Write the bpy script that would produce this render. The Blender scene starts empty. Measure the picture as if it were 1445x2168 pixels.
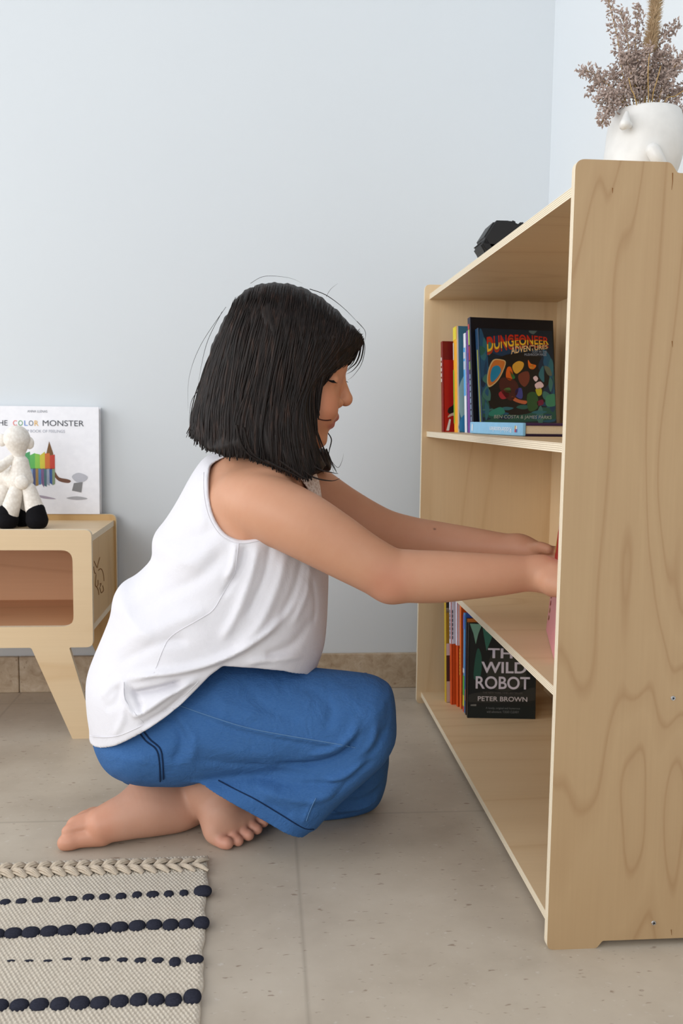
import bpy, bmesh, math, random
import numpy as np
from mathutils import Vector, Matrix
from mathutils.geometry import tessellate_polygon

random.seed(7)
rng = np.random.default_rng(11)
SC = bpy.context.scene
COL = SC.collection

# ------------------------------------------------------------------ camera
CAM_H = 0.62
F_PX, YAW, PITCH, ROLL = 1931.2, 0.0838, 0.1022, 0.0117      # focal length in pixels of the 1445x2168 frame
PX, PY = 722.5, 1084.0
cy_, sy_, cp_, sp_ = math.cos(YAW), math.sin(YAW), math.cos(PITCH), math.sin(PITCH)
FWD = np.array([sy_ * cp_, cy_ * cp_, -sp_])
_r = np.array([cy_, -sy_, 0.0])
_u = np.cross(_r, FWD)
RGT = math.cos(ROLL) * _r + math.sin(ROLL) * _u
UPV = -math.sin(ROLL) * _r + math.cos(ROLL) * _u
cd = bpy.data.cameras.new('camera')
cam = bpy.data.objects.new('camera', cd)
COL.objects.link(cam)
cd.sensor_fit = 'VERTICAL'
cd.sensor_height = 36.0
cd.lens = F_PX / 2168.0 * 36.0
cd.clip_start = 0.02
cam.matrix_world = Matrix(((RGT[0], UPV[0], -FWD[0], 0), (RGT[1], UPV[1], -FWD[1], 0), (RGT[2], UPV[2], -FWD[2], CAM_H), (0, 0, 0, 1)))
cd.dof.use_dof = True
cd.dof.focus_distance = 1.2
cd.dof.aperture_fstop = 13.0
SC.camera = cam

# ------------------------------------------------------------------ light
SC.view_settings.view_transform = 'Standard'
SC.view_settings.look = 'None'
SC.view_settings.gamma = 1.0
SC.view_settings.exposure = 0.0
SC.view_settings.use_curve_mapping = False
wd = bpy.data.worlds.new('daylight')
SC.world = wd
wd.use_nodes = True
WT = wd.node_tree                     # the rest of the room: its bright window side lies to the left, the part behind the camera is dimmer
BG = WT.nodes['Background']
BG.inputs[0].default_value = (0.95, 0.97, 1.0, 1)
tcw = WT.nodes.new('ShaderNodeTexCoord')
sxw = WT.nodes.new('ShaderNodeSeparateXYZ')
mrw = WT.nodes.new('ShaderNodeMapRange')
WT.links.new(tcw.outputs['Generated'], sxw.inputs[0])
WT.links.new(sxw.outputs[0], mrw.inputs['Value'])
mrw.inputs['From Min'].default_value = -1.0
mrw.inputs['From Max'].default_value = 0.3
mrw.inputs['To Min'].default_value = 1.12
mrw.inputs['To Max'].default_value = 0.58
WT.links.new(mrw.outputs['Result'], BG.inputs[1])


def area(name, loc, target, sx, sy, power, color):
    ld = bpy.data.lights.new(name, 'AREA')
    ld.shape = 'RECTANGLE'
    ld.size, ld.size_y = sx, sy
    ld.energy = power
    ld.color = color
    o = bpy.data.objects.new(name, ld)
    COL.objects.link(o)
    o.location = loc
    d = Vector(target) - Vector(loc)
    o.rotation_euler = d.to_track_quat('-Z', 'Y').to_euler()
    return o


area('window_daylight', (-3.1, 0.85, 1.4), (0.2, 1.45, 0.65), 2.5, 2.2, 46, (0.97, 0.985, 1.0))
area('room_daylight', (-1.7, -1.3, 1.25), (-0.2, 1.9, 0.6), 1.8, 1.5, 34, (1.0, 0.99, 0.97))  # added fill lamp left behind the camera, brightens surfaces facing it


# ------------------------------------------------------------------ helpers
def ray(px, py):
    return FWD + (px - PX) / F_PX * RGT - (py - PY) / F_PX * UPV


def at(px, py, Y):
    """world point at depth Y for a spot measured on the photograph"""
    d = ray(px, py)
    return np.array([0, 0, CAM_H]) + d * (Y / d[1])


def atz(px, py, Z):
    d = ray(px, py)
    return np.array([0, 0, CAM_H]) + d * ((Z - CAM_H) / d[2])


def xz(pts, Y):
    out = []
    for p in pts:
        q = at(p[0], p[1], p[2] if len(p) > 2 else Y)
        out.append((q[0], q[2]))
    return np.array(out)


def lin(r, g, b):
    f = lambda c: (c / 255 / 12.92) if c <= 10 else ((c / 255 + 0.055) / 1.055) ** 2.4
    return (f(r), f(g), f(b), 1.0)


def tag(o, label=None, cat=None, group=None, kind=None):
    if label: o['label'] = label
    if cat: o['category'] = cat
    if group: o['group'] = group
    if kind: o['kind'] = kind
    return o


def link(name, me, parent=None, mats=()):
    o = bpy.data.objects.new(name, me)
    COL.objects.link(o)
    for m in mats:
        if m is not None and m.name not in [x.name for x in me.materials]:
            me.materials.append(m)
    if parent is not None:
        o.parent = parent
        o.matrix_parent_inverse = Matrix.Identity(4)
    return o


ROOTM = {}


def thing(name, loc, label, cat, group=None, rot=None):
    o = bpy.data.objects.new(name, None)
    o.empty_display_size = 0.02
    COL.objects.link(o)
    M = Matrix.Translation(Vector(loc))
    if rot is not None:
        M = M @ rot.to_4x4()
    o.matrix_world = M
    ROOTM[o.name] = M
    return tag(o, label, cat, group)


def inv_of(o):
    return ROOTM[o.name].inverted()


def part_world(name, me, root, mats=()):
    """mesh given in world coordinates, parented to root"""
    me.transform(inv_of(root))
    return link(name, me, root, mats)


def mesh_from(name, V, Fc, smooth=False):
    me = bpy.data.meshes.new(name)
    me.from_pydata([tuple(map(float, v)) for v in V], [], [tuple(int(i) for i in f) for f in Fc])
    if smooth:
        me.polygons.foreach_set('use_smooth', [True] * len(me.polygons))
    me.update()
    return me


def mesh_np(name, V, Q, smooth=True):
    me = bpy.data.meshes.new(name)
    me.vertices.add(len(V))
    me.vertices.foreach_set('co', np.ascontiguousarray(V, dtype=np.float32).ravel())
    n = len(Q)
    k = Q.shape[1]
    me.loops.add(n * k)
    me.loops.foreach_set('vertex_index', np.ascontiguousarray(Q, dtype=np.int32).ravel())
    me.polygons.add(n)
    me.polygons.foreach_set('loop_start', np.arange(0, n * k, k, dtype=np.int32))
    me.polygons.foreach_set('loop_total', np.full(n, k, dtype=np.int32))
    me.update(calc_edges=True)
    if smooth:
        me.polygons.foreach_set('use_smooth', np.ones(n, dtype=bool))
    me.validate()
    return me


def round_poly(pts, rad, n=6):
    out = []
    N = len(pts)
    for i, p in enumerate(pts):
        r = rad[i] if isinstance(rad, (list, tuple)) else rad
        p = Vector(p); a = Vector(pts[i - 1]); b = Vector(pts[(i + 1) % N])
        if r <= 0:
            out.append((p.x, p.y)); continue
        u = (a - p).normalized(); v = (b - p).normalized()
        ang = u.angle(v)
        t = min(r / math.tan(ang / 2), (a - p).length * .49, (b - p).length * .49)
        p0 = p + u * t; p1 = p + v * t
        for k in range(n + 1):
            s = k / n
            q = p0.lerp(p, s).lerp(p.lerp(p1, s), s)
            out.append((q.x, q.y))
    return out


def slab_mesh(name, outer, holes, axis, t0, t1):
    """plywood slab: outline in 2D pushed along an axis; faces slot 0, edges slot 1 with u running across the plies"""
    loops = [outer] + list(holes)
    tri = tessellate_polygon([[Vector((p[0], p[1], 0)) for p in l] for l in loops])
    flat = [p for l in loops for p in l]
    n = len(flat)
    put = {'y': lambda a, b, t: (a, t, b), 'z': lambda a, b, t: (a, b, t), 'x': lambda a, b, t: (t, a, b)}[axis]
    V = [put(p[0], p[1], t0) for p in flat] + [put(p[0], p[1], t1) for p in flat]
    Fc, mi, uv = [], [], []
    for a, b, c in tri:
        Fc.append((a, b, c)); mi.append(0); uv += [(0, 0)] * 3
        Fc.append((c + n, b + n, a + n)); mi.append(0); uv += [(1, 0)] * 3
    s = 0
    for l in loops:
        m = len(l)
        acc = 0.0
        for i in range(m):
            j = (i + 1) % m
            d = math.dist(l[i], l[j])
            Fc.append((s + i, s + j, s + j + n, s + i + n)); mi.append(1)
            uv += [(0, acc), (0, acc + d), (1, acc + d), (1, acc)]
            acc += d
        s += m
    me = mesh_from(name, V, Fc)
    bm = bmesh.new(); bm.from_mesh(me)
    me.polygons.foreach_set('material_index', mi)
    L = me.uv_layers.new(name='ply')
    L.data.foreach_set('uv', [c for u in uv for c in u])
    bm.free()
    bm = bmesh.new(); bm.from_mesh(me); bmesh.ops.recalc_face_normals(bm, faces=bm.faces[:]); bm.to_mesh(me); bm.free()
    return me


def rect(a0, b0, a1, b1):
    return [(a0, b0), (a1, b0), (a1, b1), (a0, b1)]


def box_into(bm, x0, y0, z0, x1, y1, z1, bev=0.0, mi=0):
    r = bmesh.ops.create_cube(bm, size=1.0)
    vs = r['verts']
    for v in vs:
        v.co = Vector(((x0 + x1) / 2 + v.co.x * (x1 - x0), (y0 + y1) / 2 + v.co.y * (y1 - y0), (z0 + z1) / 2 + v.co.z * (z1 - z0)))
    fs = {f for v in vs for f in v.link_faces}
    for f in fs: f.material_index = mi
    if bev > 0:
        es = list({e for v in vs for e in v.link_edges})
        bmesh.ops.bevel(bm, geom=es, offset=bev, segments=2, profile=0.5, affect='EDGES')


def bm_mesh(name, bm, smooth=False):
    me = bpy.data.meshes.new(name)
    bm.to_mesh(me); bm.free()
    if smooth:
        me.polygons.foreach_set('use_smooth', [True] * len(me.polygons))
    return me


def box_mesh(name, *a, **k):
    bm = bmesh.new(); box_into(bm, *a, **k)
    return bm_mesh(name, bm)


def catmull(P, n=8, closed=False):
    P = np.asarray(P, float)
    N = len(P)
    out = []
    rngi = range(N) if closed else range(N - 1)
    for i in rngi:
        if closed:
            p0, p1, p2, p3 = P[i - 1], P[i], P[(i + 1) % N], P[(i + 2) % N]
        else:
            p0, p1, p2, p3 = P[max(i - 1, 0)], P[i], P[i + 1], P[min(i + 2, N - 1)]
        for k in range(n):
            t = k / n
            out.append(0.5 * (2 * p1 + (p2 - p0) * t + (2 * p0 - 5 * p1 + 4 * p2 - p3) * t * t + (3 * p1 - p0 - 3 * p2 + p3) * t ** 3))
    if not closed: out.append(P[-1])
    return np.array(out)


class Tubes:
    """many tubes gathered into one mesh"""
    def __init__(s): s.V, s.Q, s.n = [], [], 0

    def add(s, P, r, sides=5):
        P = np.asarray(P, float)
        N = len(P)
        r = np.broadcast_to(np.asarray(r, float), (N,))
        T = np.gradient(P, axis=0)
        T /= np.linalg.norm(T, axis=1)[:, None] + 1e-12
        ref = np.array([0.31, 0.2, 0.93]) if abs(T[0] @ np.array([0.31, .2, .93])) < .9 else np.array([1., 0, 0])
        A = np.cross(T, ref); A /= np.linalg.norm(A, axis=1)[:, None] + 1e-12
        B = np.cross(T, A)
        th = np.arange(sides) * 2 * math.pi / sides
        ring = P[:, None, :] + r[:, None, None] * (np.cos(th)[None, :, None] * A[:, None, :] + np.sin(th)[None, :, None] * B[:, None, :])
        s.V.append(ring.reshape(-1, 3))
        i = np.arange(N - 1)[:, None] * sides; k = np.arange(sides)[None, :]; k2 = (k + 1) % sides
        q = np.stack([i + k, i + k2, i + sides + k2, i + sides + k], -1).reshape(-1, 4) + s.n
        s.Q.append(q)
        s.n += N * sides

    def mesh(s, name):
        return mesh_np(name, np.concatenate(s.V), np.concatenate(s.Q))


# ---- implicit surfaces: rounded cones, ellipsoids and padded outlines joined smoothly, then meshed
def rcone(a, b, ra, rb=None, k=0.012, op='u'):
    a = np.asarray(a, float); b = np.asarray(b, float)
    rb = ra if rb is None else rb
    ba = b - a; L2 = float(ba @ ba) + 1e-12
    R = max(ra, rb)
    def fn(P):
        t = np.clip(((P - a) @ ba) / L2, 0, 1)
        return np.linalg.norm(P - a - t[:, None] * ba, axis=1) - (ra + (rb - ra) * t)
    return dict(fn=fn, lo=np.minimum(a, b) - R, hi=np.maximum(a, b) + R, k=k, op=op)


def chain(pts, rs, k=0.012, n=7):
    """one smooth tapering tube through the points"""
    q = catmull(np.column_stack([np.asarray(pts, float), np.asarray(rs, float)]), n) if len(pts) > 2 else np.column_stack([np.asarray(pts, float), np.asarray(rs, float)])
    A, B = q[:-1], q[1:]
    def fn(P):
        best = np.full(len(P), 9.0)
        for a, b in zip(A, B):
            ba = b[:3] - a[:3]
            t = np.clip(((P - a[:3]) @ ba) / (ba @ ba + 1e-12), 0, 1)
            best = np.minimum(best, np.linalg.norm(P - a[:3] - t[:, None] * ba, axis=1) - (a[3] + (b[3] - a[3]) * t))
        return best
    R = q[:, 3].max()
    return [dict(fn=fn, lo=q[:, :3].min(0) - R, hi=q[:, :3].max(0) + R, k=k, op='u')]


def ell(c, rad, rot=None, k=0.012, op='u'):
    c = np.asarray(c, float); rad = np.asarray(rad, float)
    M = np.eye(3) if rot is None else np.array(rot)
    R = rad.max()
    def fn(P):
        q = (P - c) @ M
        k0 = np.linalg.norm(q / rad, axis=1)
        k1 = np.linalg.norm(q / rad ** 2, axis=1) + 1e-9
        return k0 * (k0 - 1) / k1
    return dict(fn=fn, lo=c - R, hi=c + R, k=k, op=op)


class Grid2:
    def __init__(s, x0, z0, h, A): s.x0, s.z0, s.h, s.A = x0, z0, h, A

    def __call__(s, x, z):
        u = np.clip((x - s.x0) / s.h, 0, s.A.shape[0] - 1.001); v = np.clip((z - s.z0) / s.h, 0, s.A.shape[1] - 1.001)
        i = u.astype(int); j = v.astype(int); fu = u - i; fv = v - j
        A = s.A
        return (A[i, j] * (1 - fu) + A[i + 1, j] * fu) * (1 - fv) + (A[i, j + 1] * (1 - fu) + A[i + 1, j + 1] * fu) * fv


def seg_dist(X, Z, P, closed):
    best = np.full(X.shape, 9.0)
    N = len(P)
    for i in range(N if closed else N - 1):
        a = P[i]; b = P[(i + 1) % N]
        d = b - a; L2 = d @ d + 1e-12
        t = np.clip(((X - a[0]) * d[0] + (Z - a[1]) * d[1]) / L2, 0, 1)
        best = np.minimum(best, np.hypot(X - a[0] - t * d[0], Z - a[1] - t * d[1]))
    return best


def outline_sdf(P, pad=0.05, h=0.003, smooth=3):
    P = catmull(P, smooth, True) if smooth else np.asarray(P, float)
    x0, z0 = P.min(0) - pad; x1, z1 = P.max(0) + pad
    X, Z = np.meshgrid(np.arange(x0, x1 + h, h), np.arange(z0, z1 + h, h), indexing='ij')
    d = seg_dist(X, Z, P, True)
    ins = np.zeros(X.shape, bool)
    N = len(P)
    for i in range(N):
        a = P[i]; b = P[(i + 1) % N]
        c = (a[1] > Z) != (b[1] > Z)
        with np.errstate(divide='ignore', invalid='ignore'):
            xi = (b[0] - a[0]) * (Z - a[1]) / (b[1] - a[1] + 1e-15) + a[0]
        ins ^= c & (X < xi)
    return Grid2(x0, z0, h, np.where(ins, -d, d)), P


def pillow(P, Yc, W, R, k=0.012, op='u', shrink=0.0, disp=None, grid=None, p=2.0):
    """outline in the X-Z plane, padded to half thickness W about Yc with an edge that rounds over R"""
    if grid is None: grid = outline_sdf(P)
    g, PP = grid
    wc = W if not callable(W) else 0.2
    def fn(Q):
        d = g(Q[:, 0], Q[:, 2]) + shrink
        w = (W(Q[:, 0], Q[:, 2]) if callable(W) else W) - shrink
        yc = Yc(Q[:, 0], Q[:, 2]) if callable(Yc) else Yc
        if disp is not None:
            w = w + np.where(Q[:, 1] < yc, disp(Q[:, 0], Q[:, 2]), 0)
        e = np.maximum(0, 1 + d / R)
        v = (np.abs((Q[:, 1] - yc) / w) ** p + e ** p) ** (1.0 / p) - 1
        return v * np.minimum(w, R)
    y0 = Yc(PP[:, 0], PP[:, 1]).min() if callable(Yc) else Yc
    y1 = Yc(PP[:, 0], PP[:, 1]).max() if callable(Yc) else Yc
    lo = np.array([PP[:, 0].min(), y0 - wc - .02, PP[:, 1].min()]); hi = np.array([PP[:, 0].max(), y1 + wc + .02, PP[:, 1].max()])
    return dict(fn=fn, lo=lo, hi=hi, k=k, op=op)


def prism(P, y0, y1, k=0.002, op='s', smooth=3):
    g, PP = outline_sdf(P, smooth=smooth)
    def fn(Q):
        return np.maximum(g(Q[:, 0], Q[:, 2]), np.maximum(y0 - Q[:, 1], Q[:, 1] - y1))
    return dict(fn=fn, lo=np.array([PP[:, 0].min(), y0, PP[:, 1].min()]), hi=np.array([PP[:, 0].max(), y1, PP[:, 1].max()]), k=k, op=op)


def evaluate(prims, P):
    d = np.full(len(P), 0.05)
    lo = P.min(0); hi = P.max(0)
    for q in prims:
        m = q['k'] + 0.006
        if (q['lo'] - m > hi).any() or (q['hi'] + m < lo).any(): continue
        e = q['fn'](P); k = q['k']
        if q['op'] == 'u':
            h = np.clip(.5 + .5 * (d - e) / k, 0, 1)
            d = d * (1 - h) + e * h - k * h * (1 - h)
        else:
            h = np.clip(.5 - .5 * (d + e) / k, 0, 1)
            d = d * (1 - h) + (-e) * h + k * h * (1 - h)
    return d


def implicit(name, prims, h, noise=None):
    us = [q for q in prims if q['op'] == 'u']
    lo = np.min([q['lo'] for q in us], 0) - 3 * h
    hi = np.max([q['hi'] for q in us], 0) + 3 * h
    n = np.ceil((hi - lo) / h).astype(int) + 2
    D = np.full(tuple(n), 0.05, np.float32)
    B = 14
    for i in range(0, n[0], B):
        for j in range(0, n[1], B):
            for k in range(0, n[2], B):
                a = lo + h * np.array([i, j, k]); b = a + h * B
                if not any(((q['lo'] - .008 - q['k'] * .3) <= b).all() and ((q['hi'] + .008 + q['k'] * .3) >= a).all() for q in us): continue
                ii = np.arange(i, min(i + B, n[0])); jj = np.arange(j, min(j + B, n[1])); kk = np.arange(k, min(k + B, n[2]))
                X, Y, Z = np.meshgrid(ii, jj, kk, indexing='ij')
                P = np.stack([X.ravel(), Y.ravel(), Z.ravel()], 1) * h + lo
                d = evaluate(prims, P)
                if noise is not None: d = d + noise(P)
                D[i:i + len(ii), j:j + len(jj), k:k + len(kk)] = d.reshape(X.shape)
    S = D < 0
    c = [S[a:n[0] - 1 + a, b:n[1] - 1 + b, e:n[2] - 1 + e] for a in (0, 1) for b in (0, 1) for e in (0, 1)]
    allc = np.logical_and.reduce(c); anyc = np.logical_or.reduce(c)
    act = anyc & ~allc
    idx = np.argwhere(act)
    vid = np.full(act.shape, -1, np.int64); vid[act] = np.arange(len(idx))
    acc = np.zeros((len(idx), 3)); cnt = np.zeros(len(idx))
    for ax in range(3):
        o = [q for q in range(3) if q != ax]
        for s in (0, 1):
            for t in (0, 1):
                off = np.zeros(3, int); off[o[0]] = s; off[o[1]] = t
                p = idx + off; q = p.copy(); q[:, ax] += 1
                d0 = D[p[:, 0], p[:, 1], p[:, 2]]; d1 = D[q[:, 0], q[:, 1], q[:, 2]]
                m = (d0 < 0) != (d1 < 0)
                tt = d0 / (d0 - d1 + 1e-20)
                pos = off[None, :].astype(float).repeat(len(idx), 0); pos[:, ax] += tt
                acc[m] += pos[m]; cnt[m] += 1
    V = (idx + acc / cnt[:, None]) * h + lo
    Q = []
    for ax in range(3):
        o = [(ax + 1) % 3, (ax + 2) % 3]
        sl0 = [slice(1, n[q] - 1) for q in range(3)]; sl0[ax] = slice(0, n[ax] - 1)
        sl1 = list(sl0); sl1[ax] = slice(1, n[ax])
        a = S[tuple(sl0)]; b = S[tuple(sl1)]
        for flag in (True, False):
            e = np.argwhere((a != b) & (a == flag))
            if not len(e): continue
            e = e + np.array([0 if q == ax else 1 for q in range(3)])
            cs = []
            for s, t in ((-1, -1), (0, -1), (0, 0), (-1, 0)):
                p = e.copy(); p[:, o[0]] += s; p[:, o[1]] += t
                cs.append(vid[p[:, 0], p[:, 1], p[:, 2]])
            q = np.stack(cs, 1)
            Q.append(q if flag else q[:, ::-1])
    return mesh_np(name, V, np.concatenate(Q))


def near_y(prims, x, z, y0, y1, n=90):
    """depth of the surface met first when coming from y0"""
    ys = np.linspace(y0, y1, n)
    x = np.atleast_1d(x); z = np.atleast_1d(z)
    P = np.stack([np.repeat(x, n), np.tile(ys, len(x)), np.repeat(z, n)], 1)
    d = evaluate(prims, P).reshape(len(x), n)
    out = np.full(len(x), np.nan)
    for i in range(len(x)):
        w = np.where(d[i] < 0)[0]
        if len(w):
            j = w[0]
            out[i] = ys[j] if j == 0 else ys[j - 1] + (ys[j] - ys[j - 1]) * d[i, j - 1] / (d[i, j - 1] - d[i, j])
    return out


def strokes(lst, Y, x0, x1, z0, z1, h=0.003):
    """cloth folds: polylines measured on the photo (px points, width px, height mm) turned into a relief of real thickness"""
    X, Z = np.meshgrid(np.arange(x0, x1, h), np.arange(z0, z1, h), indexing='ij')
    A = np.zeros(X.shape)
    s = Y / F_PX
    for pts, wpx, amp in lst:
        P = catmull(xz(pts, Y), 5)
        w = wpx * s
        N = len(P)
        best = np.full(X.shape, 9.0); tb = np.zeros(X.shape)
        for i in range(N - 1):
            a = P[i]; d = P[i + 1] - a
            t = np.clip(((X - a[0]) * d[0] + (Z - a[1]) * d[1]) / (d @ d + 1e-12), 0, 1)
            dd = np.hypot(X - a[0] - t * d[0], Z - a[1] - t * d[1])
            m = dd < best
            best = np.where(m, dd, best); tb = np.where(m, (i + t) / (N - 1), tb)
        taper = np.clip(np.minimum(tb, 1 - tb) * 5 + .15, 0, 1)
        A += amp * 0.001 * taper * np.exp(-(best / w) ** 2)
    return Grid2(x0, z0, h, A)


# ------------------------------------------------------------------ materials
MAT = {}


class NT:
    def __init__(s, name):
        s.m = bpy.data.materials.new(name); s.m.use_nodes = True
        s.t = s.m.node_tree; s.b = s.t.nodes['Principled BSDF']
        MAT[name] = s.m

    def n(s, ty, **kw):
        nd = s.t.nodes.new(ty)
        for k, v in kw.items():
            if k.startswith('i_'):
                key = k[2:]
                key = int(key) if key.isdigit() else key.replace('_', ' ')
                if hasattr(v, 'is_output') or isinstance(v, bpy.types.NodeSocket): s.t.links.new(v, nd.inputs[key])
                else: nd.inputs[key].default_value = v
            else: setattr(nd, k, v)
        return nd

    def set(s, **kw):
        for k, v in kw.items():
            key = k.replace('_', ' ')
            if isinstance(v, bpy.types.NodeSocket): s.t.links.new(v, s.b.inputs[key])
            else: s.b.inputs[key].default_value = v
        return s

    def coord(s, scale=(1, 1, 1), out='Object'):
        c = s.n('ShaderNodeTexCoord')
        return s.n('ShaderNodeMapping', i_Vector=c.outputs[out], i_Scale=scale).outputs[0]

    def noise(s, vec, scale, detail=4, rough=.55, dist=0.0):
        return s.n('ShaderNodeTexNoise', i_Vector=vec, i_Scale=scale, i_Detail=detail, i_Roughness=rough, i_Distortion=dist).outputs[0]

    def math(s, op, a, b=0.0):
        return s.n('ShaderNodeMath', operation=op, i_0=a, i_1=b).outputs[0]

    def ramp(s, f, stops):
        r = s.n('ShaderNodeValToRGB', i_0=f)
        el = r.color_ramp.elements
        while len(el) < len(stops): el.new(0.5)
        for e, (p, c) in zip(el, stops): e.position = p; e.color = c
        return r.outputs[0]

    def mix(s, f, a, b, mode='MIX'):
        m = s.n('ShaderNodeMix', data_type='RGBA', blend_type=mode)
        for key, v in ((0, f), (6, a), (7, b)):
            if isinstance(v, bpy.types.NodeSocket): s.t.links.new(v, m.inputs[key])
            else: m.inputs[key].default_value = v
        return m.outputs[2]

    def bump(s, h, strength=.3, dist=.001):
        b = s.n('ShaderNodeBump', i_Strength=strength, i_Distance=dist, i_Height=h)
        s.t.links.new(b.outputs[0], s.b.inputs['Normal'])


def plain(name, c, rough=.5, spec=.4, bump=0, sc=60):
    m = NT(name)
    n = m.noise(m.coord(), sc, 3)
    col = m.mix(0.12, c, m.ramp(n, [(0.3, tuple(x * .6 for x in c[:3]) + (1,)), (.7, tuple(min(1, x * 1.25) for x in c[:3]) + (1,))]))
    m.set(Base_Color=col, Roughness=rough, Specular_IOR_Level=spec)
    if bump: m.bump(n, bump, .001)
    return m.m


def wood(name, axis, light, line, freq=15, off=0.0, sc=1.0, scl=None):
    m = NT(name)
    s = {'x': (.55, 4, 4), 'y': (4, .55, 4), 'z': (4, 4, .55)}[axis]
    s = scl or s
    c = m.n('ShaderNodeTexCoord').outputs['Object']
    v = m.n('ShaderNodeMapping', i_Vector=c, i_Scale=tuple(x * sc for x in s), i_Location=(off, off * .7, off * .3)).outputs[0]
    n = m.noise(v, 1.1, 2, .45, .35)
    f = m.math('FRACT', m.math('MULTIPLY', n, freq))
    ring = m.ramp(f, [(0.0, (.75, .75, .75, 1)), (.12, (.15, .15, .15, 1)), (.6, (0, 0, 0, 1)), (.93, (.25, .25, .25, 1)), (1.0, (.75, .75, .75, 1))])
    fs = {'x': (6, 260, 260), 'y': (260, 6, 260), 'z': (260, 260, 6)}[axis]
    fib = m.noise(m.n('ShaderNodeMapping', i_Vector=c, i_Scale=fs).outputs[0], 1.0, 3, .6)
    blot = m.noise(v, .8, 3)
    col = m.mix(m.math('MULTIPLY', ring, .62), light, line)
    col = m.mix(m.math('MULTIPLY', fib, .16), col, tuple(x * .62 for x in line[:3]) + (1,))
    col = m.mix(m.math('MULTIPLY', blot, .25), col, tuple(x * .8 for x in light[:3]) + (1,))
    m.set(Base_Color=col, Roughness=.45, Specular_IOR_Level=.35)
    m.bump(fib, .08, .0005)
    return m.m


BIRCH = (.70, .50, .29, 1); BIRCH_L = (.50, .285, .125, 1)
wood('birch_upright', 'z', (.46, .312, .168, 1), (.27, .135, .052, 1), 13, 3.1, 1.0, (7, 7, 1.25))  # same birch, darkened: the near panel's weaker light is put into its colour
wood('birch_upright_far', 'z', (.79, .60, .37, 1), (.62, .41, .21, 1), 7, 7.7)  # same birch, lightened: brighter light inside the case is put into the colour
wood('birch_shelf', 'x', (.77, .58, .36, 1), (.58, .37, .18, 1), 8, 1.3)  # shelf birch lightened likewise, interior light painted into the wood tone
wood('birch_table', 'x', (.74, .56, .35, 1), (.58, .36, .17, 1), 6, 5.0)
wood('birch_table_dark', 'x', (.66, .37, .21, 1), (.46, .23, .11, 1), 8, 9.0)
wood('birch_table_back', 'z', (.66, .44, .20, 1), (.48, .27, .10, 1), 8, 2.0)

m = NT('ply_edge')
uv = m.n('ShaderNodeUVMap', uv_map='ply').outputs[0]
sx = m.n('ShaderNodeSeparateXYZ', i_0=uv)
u = sx.outputs[0]
w = m.math('PINGPONG', m.math('MULTIPLY', u, 4.5), .5)
fine = m.noise(m.n('ShaderNodeMapping', i_Vector=uv, i_Scale=(30, 160, 1)).outputs[0], 1, 3)
st = m.ramp(m.math('ADD', m.math('MULTIPLY', w, 1.6), m.math('MULTIPLY', fine, .35)), [(.2, lin(168, 146, 122)), (.42, lin(226, 210, 182)), (.8, lin(240, 228, 204))])
m.set(Base_Color=st, Roughness=.6)

m = NT('wall_paint')
n1 = m.noise(m.coord(), 3.0, 4)
m.set(Base_Color=m.mix(n1, (.66, .70, .735, 1), (.685, .725, .755, 1)), Roughness=.75, Specular_IOR_Level=.2)
m.bump(m.noise(m.coord(), 140, 3), .05, .001)

m = NT('stone_floor')
v = m.coord()
big = m.noise(v, 5, 5, .6)
mid = m.noise(v, 32, 5, .65, .4)
col = m.ramp(big, [(.3, (.39, .33, .26, 1)), (.5, (.50, .435, .35, 1)), (.7, (.57, .505, .415, 1))])
col = m.mix(m.math('MULTIPLY', mid, .6), col, (.45, .385, .31, 1))
fl = m.noise(m.n('ShaderNodeMapping', i_Vector=v, i_Scale=(60, 150, 60)).outputs[0], 1.0, 2, .5)
col = m.mix(m.ramp(fl, [(.66, (0, 0, 0, 1)), (.73, (.65, .65, .65, 1))]), col, (.20, .13, .09, 1))
fl2 = m.noise(m.n('ShaderNodeMapping', i_Vector=v, i_Scale=(90, 130, 60), i_Location=(5, 2, 0)).outputs[0], 1.0, 2, .5)
col = m.mix(m.ramp(fl2, [(.66, (0, 0, 0, 1)), (.75, (.5, .5, .5, 1))]), col, (.60, .56, .51, 1))
sp = m.n('ShaderNodeSeparateXYZ', i_0=v)
jx = m.math('ABSOLUTE', m.math('SUBTRACT', m.math('FRACT', m.math('DIVIDE', m.math('ADD', sp.outputs[0], .59 * 4 - .0465 + .295), .59)), .5))
jy = m.math('ABSOLUTE', m.math('SUBTRACT', m.math('FRACT', m.math('DIVIDE', m.math('ADD', sp.outputs[1], .59 * 4 - 1.375 + .295), .59)), .5))
jl = m.math('MINIMUM', m.math('MULTIPLY', jx, .59), m.math('MULTIPLY', jy, .59))
joint = m.ramp(jl, [(0, (1, 1, 1, 1)), (.0012, (.8, .8, .8, 1)), (.0024, (0, 0, 0, 1))])
col = m.mix(m.math('MULTIPLY', joint, .45), col, (.27, .23, .18, 1))
m.set(Base_Color=col, Roughness=m.math('ADD', m.math('MULTIPLY', mid, .2), .34), Specular_IOR_Level=.4)
m.bump(joint, -.15, .001)

m = NT('skirting_stone')
v = m.coord()
col = m.ramp(m.noise(v, 38, 6, .65, .6), [(.3, (.36, .26, .165, 1)), (.5, (.48, .37, .255, 1)), (.68, (.58, .48, .36, 1))])
col = m.mix(m.ramp(m.noise(v, 95, 3), [(.64, (0, 0, 0, 1)), (.72, (.7, .7, .7, 1))]), col, (.25, .15, .09, 1))
m.set(Base_Color=col, Roughness=.45)

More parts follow.
